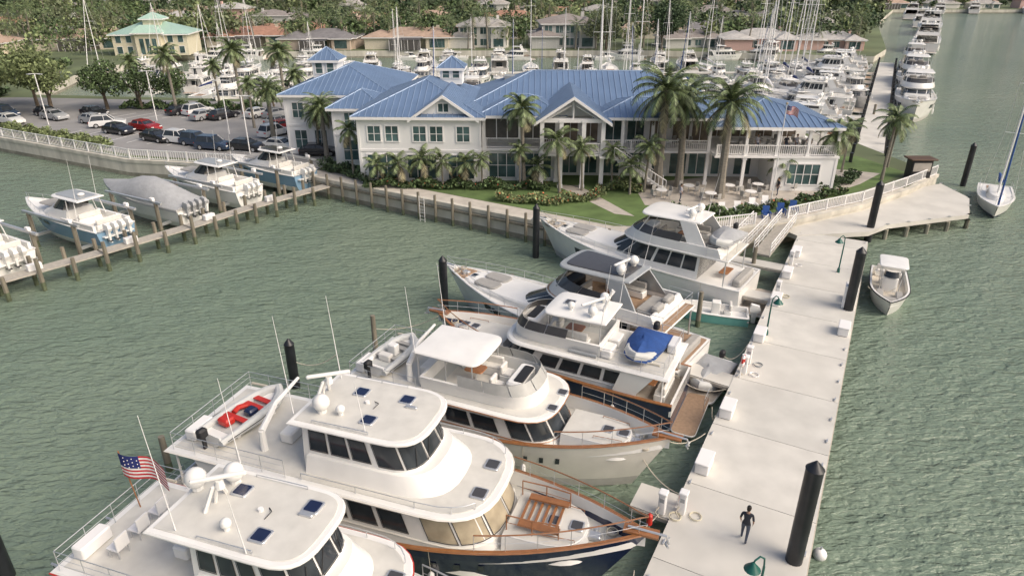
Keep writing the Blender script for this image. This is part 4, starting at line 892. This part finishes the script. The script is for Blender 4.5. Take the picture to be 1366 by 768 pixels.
def frond(b,o,az,e0,L,m,nl=16,lw=.09,ll=.75,droop=1.5):
    p=Vector(o);e=e0;ds=L/nl;pts=[];h=Vector((math.cos(az),math.sin(az),0));sd=Vector((-math.sin(az),math.cos(az),0))
    vs=[];fs=[]
    for i in range(nl+1):
        s=i/nl;dr=h*math.cos(e)+Vector((0,0,math.sin(e)));pts.append(p.copy())
        if i>1:
            l=ll*(math.sin(math.pi*min(1,.12+s*.85))**.6)
            for q in(-1,1):
                tip=p+sd*q*l*.8+dr*l*.5+Vector((0,0,-l*.45));k=len(vs);vs+=[tuple(p-dr*lw),tuple(p+dr*lw),tuple(tip)];fs.append((k,k+1,k+2))
        p=p+dr*ds;e-=droop*ds/L*(.4+s*1.2)
    b.add(vs,fs,m);b.tube([tuple(q) for q in pts[::3]],[.035]*(len(pts[::3])-1)+[.01],m,3)
def palm_mesh(h,nf=24,fl=2.8,ll=.75,shaft=True,tr=.17,lean=.3,nl=16,dry=2):
    b=MB();x=lean
    b.tube([(0,0,-.1),(x*.2,0,h*.3),(x*.6,0,h*.65),(x,0,h)],[tr*1.5,tr*1.05,tr,tr*.9],PTR,8)
    if shaft:b.tube([(x,0,h),(x,0,h+.5),(x,0,h+1.0)],[tr,tr*1.15,tr*.5],CSH,8)
    top=h+(.9 if shaft else .1)
    for k in range(nf):
        s=k/nf;frond(b,(x,0,top-.3*(1-s)),k*2.4+random.uniform(-.2,.2),R(-35+115*s+random.uniform(-8,8)),fl*random.uniform(.85,1.1),PALMD if k<dry else PALML,nl=nl,ll=ll,droop=1.3+.5*s)
    return b.data('palm')
random.seed(3)
PM={'coco':[palm_mesh(5.2,22,2.5,.7,True,.14,.4),palm_mesh(4.8,24,2.4,.7,True,.14,-.3),palm_mesh(5.4,20,2.3,.65,True,.13,.15)],'date':[palm_mesh(8.6,46,3.6,.6,False,.33,.1,20,4),palm_mesh(8.2,44,3.5,.6,False,.32,-.2,20,4)],'small':[palm_mesh(2.0,16,1.4,.45,False,.08,.1,10),palm_mesh(2.3,16,1.5,.45,False,.08,-.1,10)],'sabal':[palm_mesh(7.5,26,2.3,.7,False,.18,.3)]}
def palm(kind,x,y,sc=1,z=GZ):
    me=random.choice(PM[kind]);inst('palm_tree',me,(x,y,z),random.uniform(0,6),sc*random.uniform(.95,1.05))
for x,y,s in((4.7,65.3,.88),(7.0,66.2,.7),(13.1,65.6,.75),(32,66.8,.95),(38.9,70,1.05),(10,66.6,.65),(-3,66.9,.55),(.8,66.6,.65),(36,73,.8),(42,75,.8),(-16.8,70.8,.85),(-23,80.5,.9)):palm('coco',x,y,s)
for x,y,s in((14.6,66.8,1.15),(17.0,67.6,1.1),(20.1,63.8,1.12),(-21.6,78.8,.72),(-30.7,87.9,.75)):palm('date',x,y,s)
for x,y in((-11.5,67.4),(-9.2,67.5),(-7,67.3),(-4.6,67.2),(2.6,66.8),(11.6,65),(27,67),(-13.6,67.6)):palm('small',x,y,1.25)
for x,y,s in((-34.7,106.6,1.25),(-41,106,1.2),(-51.7,107,1.15),(1.2,67.0,1.05),(-47,112,.9),(-60,112,1.0),(-31,100,.9),(-36,96,.8)):palm('sabal',x,y,s)
TM=[tree_mesh(8,4.2,LEAFL,3600),tree_mesh(7,3.4,LEAF,2600),tree_mesh(10,6,LEAFD,5200,.26),tree_mesh(8,5,LEAFO,3400)]
for k,x,y,s in((0,-71,107,1.15),(1,-64,110,1.0),(1,-58.5,110,.9),(0,-79,104,1.1),(1,-54,112,.8),(3,-86,112,1.1),(0,-77,113,1),(1,-37,108,.6),(1,-26.5,86,.45),(2,40,192.5,1.25),(3,26,199,1.15),(0,-95,118,1.2),(1,-92,125,1.1)):
    inst('broadleaf_tree',TM[k],(x,y,GZ),random.uniform(0,6),s)
def hedge(name,pts,w,h,m,dens=60,ls=.16,fl=None):
    V=[]
    for a,c in zip(pts,pts[1:]):
        L=math.dist(a,c);N=int(L*w*dens);t=rng.random(N);a_=np.array(a);c_=np.array(c);dd=(c_-a_)/L;nn=np.array([-dd[1],dd[0]])
        base=a_+np.outer(t*L,dd)+np.outer((rng.random(N)-.5)*w,nn);hh=h*(.65+.35*np.sin(t*L*1.7+rng.random()*6)+.1)*(.35+.65*rng.random(N))
        V.append(np.column_stack([base,GZ+hh]))
    V=np.concatenate(V);b=qmesh(name,leafquads(V,ls),m)
    if fl:
        sel=V[rng.random(len(V))<fl]+[0,0,.1];q=leafquads(sel,.09);o=len(b.v);b.v+=[tuple(v) for v in q];i=b.mi(FLOW);nf=len(q)//4;b.f+=[tuple(o+4*k+j for j in range(4)) for k in range(nf)];b.m+=[i]*nf
    b.obj(name)
hedge('foundation_shrubs',[(-15,67.6),(-4,67),(3.8,66.6)],1.8,1.0,LEAF,130,fl=.03)
hedge('foundation_shrubs',[(8.5,66.7),(13,65.9)],1.8,1.1,LEAFL,130,fl=.04)
hedge('flowering_shrubs',[(-1.5,63.2),(3.8,61.8),(8.8,64.0)],1.6,.8,LEAFL,120,fl=.08)
hedge('garden_hedge',[(-21,74.5),(-16,70.5),(-14.5,68.3)],1.8,1.2,LEAFD,120)
hedge('garden_hedge',[(13,59.8),(20,58.6),(27,61.8),(33,65.5)],1.0,.8,LEAF,130,fl=.03)
hedge('garden_hedge',[(30.5,66.0),(35,69),(37,72)],1.3,.9,LEAFD,120)
hedge('parking_hedge',[(-69,93.5),(-57,87.2),(-50,83.6)],2.2,1.3,LEAFL,80,.2)
hedge('parking_hedge',[(-62,111),(-40,110)],2.5,1.2,LEAF,50,.25)
hedge('parking_hedge',[(-100,121),(-88,122)],3,1.6,LEAFD,50,.3)
hedge('roadside_hedge',[(-300,139),(-98,139)],3.5,2.0,LEAFD,14,.5);hedge('roadside_hedge',[(-300,160),(-98,158)],3.5,2.2,LEAF,14,.5)

# ---------------------------------------------------------------- cars, people
def car_mesh(col,suv=False):
    b=MB();m=mat('car_paint',col,.25,var=.02,coat=.6);Wc=1.85;zr=1.7 if suv else 1.42
    rs=[]
    for x,_,zt in((-2.3,0,.75),(-2.2,0,.98),(-1.2,0,1.02),(.9,0,1.0),(1.8,0,.88),(2.25,0,.66),(2.32,0,.5)):
        w=Wc/2*(.92 if abs(x)>2.1 else 1);rs.append([(x,-w,.28),(x,-w*1.02,.6),(x,-w*.93,zt),(x,w*.93,zt),(x,w*1.02,.6),(x,w,.28)])
    b.loft(rs,m)
    x0,x1=(-2.1,.9) if suv else (-1.7,.95)
    lo=[(x0,-.82),(x1,-.82),(x1,.82),(x0,.82)];hi=[(x0+.35,-.62),(x1-.75,-.62),(x1-.75,.62),(x0+.35,.62)]
    b.loft([[(x,y,.98) for x,y in lo],[(x,y,zr-.08) for x,y in hi]],GLASS);b.slab(off(hi,.04),zr-.1,zr,.03,m)
    for (p,q) in zip(lo,hi):b.tube([(p[0],p[1],.96),(q[0],q[1],zr-.05)],.05,m,4)
    for s in(-1,1):b.tube([(-.3,s*.84,.96),(-.35,s*.64,zr-.05)],.04,m,4);b.rbox((.75,s*1.0,1.0),(.15,.2,.12),m)
    for x in(-1.4,1.4):
        for s in(-1,1):b.tube([(x,s*.72,.33),(x,s*.95,.33)],.33,TIRE,14);b.tube([(x,s*.95,.33),(x,s*.965,.33)],.2,CHR,10)
    for s in(-.65,.65):b.box((2.27,s,.66),(.08,.35,.12),WHITE);b.box((-2.28,s,.8),(.06,.35,.14),RED)
    return b.data('car')
CM=[car_mesh(c,s) for c,s in(((.7,.7,.7),True),((.02,.02,.025),False),((.35,.36,.37),False),((.3,.02,.02),False),((.03,.05,.09),True),((.65,.65,.63),False))]
for k,x,y,a in((2,-67.5,102,-28),(0,-56.9,96.9,25),(3,-50.4,94.4,-25),(1,-45.8,88,-28),(0,-42.1,86.8,-20),(2,-45.3,102.2,60),(1,-42.8,102.6,60),(4,-36.6,83.5,-15),(1,-32.4,83,-15),(5,-28.2,83.2,-18),(1,-22.9,80.6,5),(0,-48,106,60),(1,-63,104.5,-28),(5,-72,99,-28),(4,-39.5,85.6,-20),(2,-33,98,60),(0,-31.5,91,60),(1,-70,104.5,-28),(5,-38,104,60),(1,-53,92.4,-25),(2,-60,99,-26),(4,-76,104,-28),(0,-80,107,-28),(1,-50.6,106.3,60),(2,-35.2,103.8,60),(5,-84,110,-28),(3,-31.5,95,60)):
    inst('parked_car',CM[k],(x,y,GZ+.016),R(a))
b=MB()
for i in range(14):
    x=-62+i*2.8;y=104.5+.1*i;b.box((x,y,GZ+.018),(.12,5,.004),PAINTL,R(-30))
for i in range(12):
    x=-60+i*2.9;y=92-.75*i*.9;b.box((x,y,GZ+.018),(.12,5,.004),PAINTL,R(-20))
b.obj('parking_bay_lines')
for x,y in((-66,98),(-52,101),(-38,92),(-31,80)):
    b=MB();b.cyl((x,y,GZ),.07,7,WHITE,8);b.tube([(x-.8,y,GZ+7),(x+.8,y,GZ+7)],.05,WHITE,6)
    for s in(-.8,.8):b.rbox((x+s,y,GZ+6.95),(.6,.3,.12),GREYH)
    b.obj('parking_light_pole')

def person(name,loc,deg,shirt=SHIRT,pants=PANT,z=0,arm=None,stride=.16):
    V=[];E=[];Rr=[]
    def add(p,r,par=None):
        V.append(p);Rr.append(r)
        if par is not None:E.append((par,len(V)-1))
        return len(V)-1
    pel=add((0,0,.95),(.16,.12));wa=add((0,0,1.1),(.145,.10),pel);ch=add((.0,0,1.32),(.175,.115),wa);nk=add((.0,0,1.47),(.06,.06),ch);hd=add((.02,0,1.55),(.055,.055),nk)
    el={}
    for s in(-1,1):
        f=stride*s
        hip_=add((0,s*.10,.88),(.095,.1),pel);kn=add((f*.6+.04,s*.11,.50),(.062,.065),hip_);an=add((f-.04,s*.11,.09),(.042,.042),kn);add((f+.1,s*.12,.045),(.042,.04),an)
        sh=add((0,s*.19,1.40),(.062,.06),ch);e=add((-.03 if arm is None else .05,s*.25,1.14),(.043,.043),sh);w=add((.10,s*(.24 if arm is None else .1),.93 if arm is None else 1.12),(.030,.028),e);h=add((.14,s*(.235 if arm is None else .06),.86 if arm is None else 1.15),(.032,.022),w);el[s]=h
    me=bpy.data.meshes.new('b');me.from_pydata(V,E,[]);o=bpy.data.objects.new('b',me);C.objects.link(o)
    md=o.modifiers.new('s','SKIN')
    for i,r in enumerate(Rr):me.skin_vertices[0].data[i].radius=r
    me.skin_vertices[0].data[0].use_root=True
    o.modifiers.new('u','SUBSURF').levels=2
    dg=bpy.context.evaluated_depsgraph_get();ev=o.evaluated_get(dg);nm=bpy.data.meshes.new_from_object(ev);C.objects.unlink(o);bpy.data.objects.remove(o)
    for m in(shirt,pants,SKIN,BLK):nm.materials.append(m)
    for p in nm.polygons:
        c=p.center;p.use_smooth=True
        i=0
        if c.z<.93 and abs(c.y)<.21:i=1
        if c.z<.09:i=3
        if c.z>1.46:i=2
        if c.z<1.17 and abs(c.y)>.2 and c.z>.8:i=2
        p.material_index=i
    par=bpy.data.objects.new(name,None);C.objects.link(par);par.location=(loc[0],loc[1],z);par.rotation_euler=(0,0,R(deg))
    bo=bpy.data.objects.new('body',nm);C.objects.link(bo);bo.parent=par
    b=MB();b.ell((.03,0,1.66),(.095,.078,.12),SKIN,14,10);b.tube([(.115,0,1.67),(.145,0,1.64),(.118,0,1.63)],[.012,.018,.012],SKIN,6)
    for s in(-1,1):b.ell((.112,s*.032,1.675),(.012,.014,.008),HAIR,8,5);b.ell((.03,s*.08,1.655),(.02,.012,.03),SKIN,8,5)
    b.box((.118,0,1.605),(.012,.045,.008),FLAGR);b.obj('head',par)
    b=MB();b.ell((.01,0,1.695),(.105,.09,.105),HAIR,14,10);b.ell((-.035,0,1.65),(.07,.08,.09),HAIR,12,8);b.obj('hair',par)
    b=MB()
    for s in(-1,1):
        hx,hy,hz=V[el[s]]
        for k,l in enumerate((.075,.085,.08,.065)):
            x=hx+.028-.018*k;b.tube([(x,hy,hz-.02),(x+.005,hy-s*.004,hz-.02-l*.5),(x-.002,hy-s*.02,hz-.02-l)],[.009,.008,.006],SKIN,6)
        b.tube([(hx+.02,hy,hz+.01),(hx+.05,hy-s*.015,hz-.02),(hx+.055,hy-s*.02,hz-.05)],[.011,.009,.007],SKIN,6)
    b.obj('fingers',par);return par
person('walking_person',(9.25,20.5),60,z=1.3)
for x,y,dg_,sh in((27.3,67.7,-90,SHIRT),(28.4,67.9,-60,SHIRT2),(29.6,67.8,-110,FLAGB),(24.5,67.9,-80,SHIRT2)):person('standing_person',(x,y),dg_,sh,z=GZ+3.52,stride=.04)
for x,y,dg_,sh in((16,62.5,0,SHIRT2),(26,64.6,180,SHIRT)):person('standing_person',(x,y),dg_,sh,z=GZ+.02,stride=.05)

# ---------------------------------------------------------------- background boats
BG=[trawler('bg',17,5,dict(style='fly',hull=GEL,cap=GEL,trim=GEL,railtop=CHR,mast=1))[0].join(),sport('bg',18,5,dict())[0].join(),cruiser('bg',12,3.8,dict())[0].join(),trawler('bg',16,5,dict(style='pilot',hull=GEL,cap=GEL,trim=GEL,railtop=CHR,davit=0))[0].join(),sport('bg',21,5.6,dict(htm=GEL,fa=2.2,fb=3.4))[0].join()]
SB=[sailboat('bg',11,3.4,15)[0].join(),sailboat('bg',12,3.6,18,dict(cv=CANN,jib=WHITE))[0].join(),sailboat('bg',13,3.8,20,dict(cv=WHITE,jib=WHITE))[0].join()]
fd=Vector((.463,.887)).normalized();fn=Vector((fd.y,-fd.x));F0=Vector((40.5,76.5))
b=MB();c=F0+fd*55;b.box((c.x,c.y,1.1),(112,3.2,.3),CONC,math.atan2(fd.y,fd.x))
for k in range(0,22):
    for s in(-1.8,1.8):q=F0+fd*(k*5)+fn*s;b.cyl((q.x,q.y,-1),.2,4.0,PILEB,8)
b.obj('far_dock')
fdeg=math.degrees(math.atan2(fd.y,fd.x))
for k,s in enumerate((60,86,112)):
    q=F0+fd*s+fn*5.2;inst('moored_motor_yacht',BG[(4,4,1)[k]],(q.x,q.y,0),R(fdeg+180),1.1)
for k in range(13):
    q=F0+fd*(16+k*7.2)-fn*2.6;inst('moored_motor_yacht',BG[k%5],(q.x-fn.x*1,q.y-fn.y*1,0),R(fdeg+90),.9)
for dx,y0,n_ in ((-8,108,9),(-8,133,11)):
    b=MB();b.box((5,y0,1.0),(112,2.2,.3),CONC);
    for k in range(18):b.cyl((-50+k*6.3,y0+1.3,-1),.18,3.8,WOOD,6)
    b.obj('marina_dock')
random.seed(11)
for row,(yy,xa,xb) in enumerate(((109.5,-22,52),(106.5,-5,38),(134.5,-62,62),(131.5,-50,62),(160,-72,70),(157,-86,66))):
    x=xa
    while x<xb:
        r=random.random();up=row%2==0
        if r<.30:me=random.choice(SB);nm='moored_sailboat'
        else:me=random.choice(BG[:4]);nm='moored_motor_yacht'
        if random.random()<.9:inst(nm,me,(x,yy+ (1.5 if up else -1.5),0),R(90 if up else -90)+random.uniform(-.05,.05),random.uniform(.62,.85) if r>=.30 else random.uniform(.6,1.0))
        x+=random.uniform(5.0,7.2)
b=MB();b.box((-8,158.5,1.0),(160,2.0,.3),CONC);b.obj('marina_dock')
for x in(-75,-66,-56,-30,-12,5,22,35,52,70,88):inst('moored_motor_yacht',random.choice(BG[:4]),(x,191,0),R(random.choice((0,180))),.6)
for x,y,s in((118,206,1.3),(150,262,1.4),(168,300,1.2),(190,350,1.2),(250,398,1.0),(230,396,1.0),(280,398,1.0),(66,186,.8)):inst('moored_motor_yacht',BG[4],(x,y,0),R(60),s)
for x,y,s in((45,120,1.3),(52,126,1.25),(20,112,1.1),(60,140,1.2),(-58,128,.9),(-70,135,.9),(58,148,1.2),(49,138,1.1),(66,158,1.2)):inst('moored_sailboat',SB[1+(int(x)%2)],(x,y,0),R(80),s)

# ---------------------------------------------------------------- houses
def house_mesh(w,dp,h,wall,roof,two=False,lanai=True):
    b=MB()
    def hp(x0,x1,y0,y1,z,hh,ov=.7):
        b.bx(x0,x1,y0,y1,0,z,wall);x0-=ov;x1+=ov;y0-=ov;y1+=ov;k=min(x1-x0,y1-y0)/2
        if x1-x0>=y1-y0:a=(x0+k,(y0+y1)/2,z+hh);c=(x1-k,(y0+y1)/2,z+hh);F=[(0,1,5,4),(1,2,5),(2,3,4,5),(3,0,4)]
        else:a=((x0+x1)/2,y0+k,z+hh);c=((x0+x1)/2,y1-k,z+hh);F=[(0,1,4),(1,2,5,4),(2,3,5),(3,0,4,5)]
        b.add([(x0,y0,z),(x1,y0,z),(x1,y1,z),(x0,y1,z),a,c],F,roof);b.bx(x0+.02,x1-.02,y0+.02,y1-.02,z-.25,z-.01,WHITE)
    z=5.8 if two else 3.0
    hp(-w/2,w/2,-dp/2,dp/2,z,2.0);hp(-w/2-3,-w/2+4,-dp/2-2.5,dp/2-3,3.0,1.5);hp(w*.15,w*.45,-dp/2-2,0,3.0 if not two else 5.8,1.5)
    for zz in ((.6,3.6) if two else (.6,)):
        for i in range(5):
            x=-w/2+w*(i+.5)/5
            b.bx(x-.9,x+.9,-dp/2-.06,-dp/2-.02,zz,zz+1.7,WING);b.bx(x-.04,x+.04,-dp/2-.1,-dp/2-.05,zz,zz+1.7,WHITE);b.bx(x-1,x+1,-dp/2-.09,-dp/2-.01,zz+1.7,zz+1.85,WHITE)
    b.bx(w*.2,w*.4,-dp/2-2.06,-dp/2-2.01,.4,2.5,WING)
    if lanai:
        b.bx(-w*.3,w*.1,-dp/2-6,-dp/2-.1,2.6,2.7,SCREEN)
        for i in range(6):
            x=-w*.3+w*.4*i/5;b.bx(x-.05,x+.05,-dp/2-6,-dp/2-5.9,0,2.65,WHITE)
        b.bx(-w*.3,w*.1,-dp/2-5.95,-dp/2-5.92,.1,2.55,SCREEN)
    b.box((w*.28,.5,z+1.6),(.8,.8,1.6),wall)
    return b.data('house')
wm=[mat('wall_paint_%d'%i,c,.85) for i,c in enumerate(((.6,.54,.44),(.72,.70,.66),(.52,.43,.35),(.66,.45,.40),(.66,.60,.48),(.5,.5,.48)))]
rm=[mat('roof_tile_%d'%i,c,.85,var=.2,scale=1) for i,c in enumerate(((.27,.24,.22),(.40,.22,.15),(.38,.36,.33),(.21,.20,.20),(.50,.48,.45),(.44,.32,.24)))]
HM=[house_mesh((17,14,20,16)[i%4],(11,13,10)[i%3],3,wm[(i*5)%6],rm[(i*5+1)%6],i%4==1,i%2==0) for i in range(12)]
def house(k,x,y,rz=0,s=1.0):inst('waterfront_house' if y<225 else 'suburban_house',HM[k%12],(x,y,GZ),rz,s)
house(2,-27,207,0,1.05);house(5,-8,209,0,1.0);house(1,16,211,.05,1.1);house(3,70,203,-.1,1.05);house(3,90,203,-.2,.9);house(7,52,210,.1,.9);house(4,-52,206,0,1)
random.seed(5)
shx=lambda y:104+(y-200)*.515-12 if y<412 else 1e9
for yy in(238,268,300,335,375,420,450,520,610,720):
    x=-.78*yy
    while x<.8*yy:
        if x<shx(yy):house(random.randint(0,11),x,yy+random.uniform(-4,4),random.choice((0,0,3.14,1.57))+random.uniform(-.1,.1),random.uniform(.8,1.1))
        x+=random.uniform(24,36)
for x,y in((-118,205),(-140,190),(-165,180),(-130,228),(-75,214)):house(random.randint(0,11),x,y,.2)
P=Parts('green_roof_beach_house');P.T=TR(-93,190,GZ,8)
LG=mat('green_metal_roof',(.42,.60,.50),.45,.1)
def gh(x0,x1,y0,y1,z0,z,hh,ov=.8):
    P['walls'].bx(x0,x1,y0,y1,z0,z,YEL);x0-=ov;x1+=ov;y0-=ov;y1+=ov;kk=min(x1-x0,y1-y0)/2;a=(x0+kk,(y0+y1)/2,z+hh);c=(x1-kk,(y0+y1)/2,z+hh)
    P['roof'].add([(x0,y0,z),(x1,y0,z),(x1,y1,z),(x0,y1,z),a,c],[(0,1,5,4),(1,2,5),(2,3,4,5),(3,0,4)],LG);P['trim'].bx(x0+.02,x1-.02,y0+.02,y1-.02,z-.3,z-.01,WHITE)
gh(-9,9,-6,6,0,5.2,2.6);gh(-3,3,-7.5,-5,0,5.6,1.8);gh(-2.2,2.2,-2,2,6.5,8.6,1.5)
for x in(-7.5,-5,5,7.5):
    for z in(.6,3.2):P['windows'].bx(x-.6,x+.6,-6.12,-6.08,z,z+1.6,WING);P['trim'].bx(x-.7,x+.7,-6.06,-6.01,z-.1,z+1.7,WHITE)
for x in(-1.5,0,1.5):P['windows'].bx(x-.5,x+.5,-7.6,-7.52,.5,4.2,WING)
P.finish()
def ok(x,y):
    if y>412:return True
    return x<shx(y)+6
mats_={0:[],1:[],2:[],3:[]}
Ns=200
tmpl=[crown_pts(Ns,3.6,6,7)+[0,0,3.2] for _ in range(6)]
for _ in range(1500):
    y=200+ (rng.random()**1.5)*420;x=(rng.random()-.5)*1.65*y
    if not ok(x,y) or (y<204):continue
    s=rng.uniform(.5,1.2)*(1 if y<300 else 1.2);t=tmpl[rng.integers(6)]*s+[x,y,GZ-.5];mats_[int(rng.integers(4))].append((t,s*.5 if y<300 else s*.75))
for _ in range(90):
    x=-100-rng.random()*120;y=118+rng.random()*95
    if 136<y<162:continue
    s=rng.uniform(.6,1.25);mats_[int(rng.integers(4))].append((tmpl[rng.integers(6)]*s+[x,y,GZ-.5],s*.42))
for i,m in enumerate((LEAF,LEAFO,LEAFL,LEAFD)):
    V=np.concatenate([leafquads(t,s) for t,s in mats_[i]]);qmesh('distant_tree_mass',V,m).obj('distant_tree_mass')
for y in(560,700,900,1300):
    N=6000;x=(rng.random(N)-.5)*2.2*y;V=np.column_stack([x,y+rng.normal(size=N)*12,GZ+(8+3*np.sin(x*.05)+2*np.sin(x*.21))*rng.random(N)]);qmesh('distant_tree_line',leafquads(V,2.2*y/560),LEAFO).obj('distant_tree_line')
random.seed(9)
DPM=[palm_mesh(5.5,16,2.8,.9,False,.17,.3,7,1),palm_mesh(7.5,16,3.0,.9,False,.17,-.4,7,1)]
for _ in range(480):
    y=198+(random.random()**1.3)*300;x=(random.random()-.5)*1.6*y
    if not ok(x,y-4):continue
    inst('palm_tree',random.choice(DPM),(x,y,GZ),random.uniform(0,6),random.uniform(.8,1.35))
for _ in range(26):
    x=-98-random.random()*110;y=120+random.random()*75
    if 142<y<156:continue
    inst('palm_tree',random.choice(DPM),(x,y,GZ),random.uniform(0,6),random.uniform(.8,1.1))

# ---------------------------------------------------------------- light, camera
w=bpy.data.worlds.new('World');bpy.context.scene.world=w;w.use_nodes=True;nt=w.node_tree
sk=nt.nodes.new('ShaderNodeTexSky');sk.sky_type='NISHITA';sk.sun_disc=False;el,az=R(42),R(118)
sk.sun_elevation=el;sk.sun_rotation=az;sk.air_density=1.0;sk.dust_density=7.0;sk.ozone_density=.6
nt.links.new(sk.outputs[0],nt.nodes['Background'].inputs[0]);nt.nodes['Background'].inputs[1].default_value=.15
sd=bpy.data.lights.new('sun','SUN');sd.energy=1.5;sd.angle=R(45);sd.color=(1,.94,.86);so=bpy.data.objects.new('sun',sd);C.objects.link(so)
dirv=Vector((math.sin(az)*math.cos(el),math.cos(az)*math.cos(el),math.sin(el)))
so.rotation_euler=(-dirv).to_track_quat('-Z','Y').to_euler()
cd=bpy.data.cameras.new('camera');co=bpy.data.objects.new('camera',cd);C.objects.link(co);co.location=(0,0,22);co.rotation_euler=(R(65),0,0);cd.lens=24.01;cd.sensor_width=36;cd.clip_end=6000;cd.clip_start=.3
sc=bpy.context.scene;sc.camera=co;sc.view_settings.view_transform='Standard';sc.view_settings.look='None';sc.view_settings.exposure=0
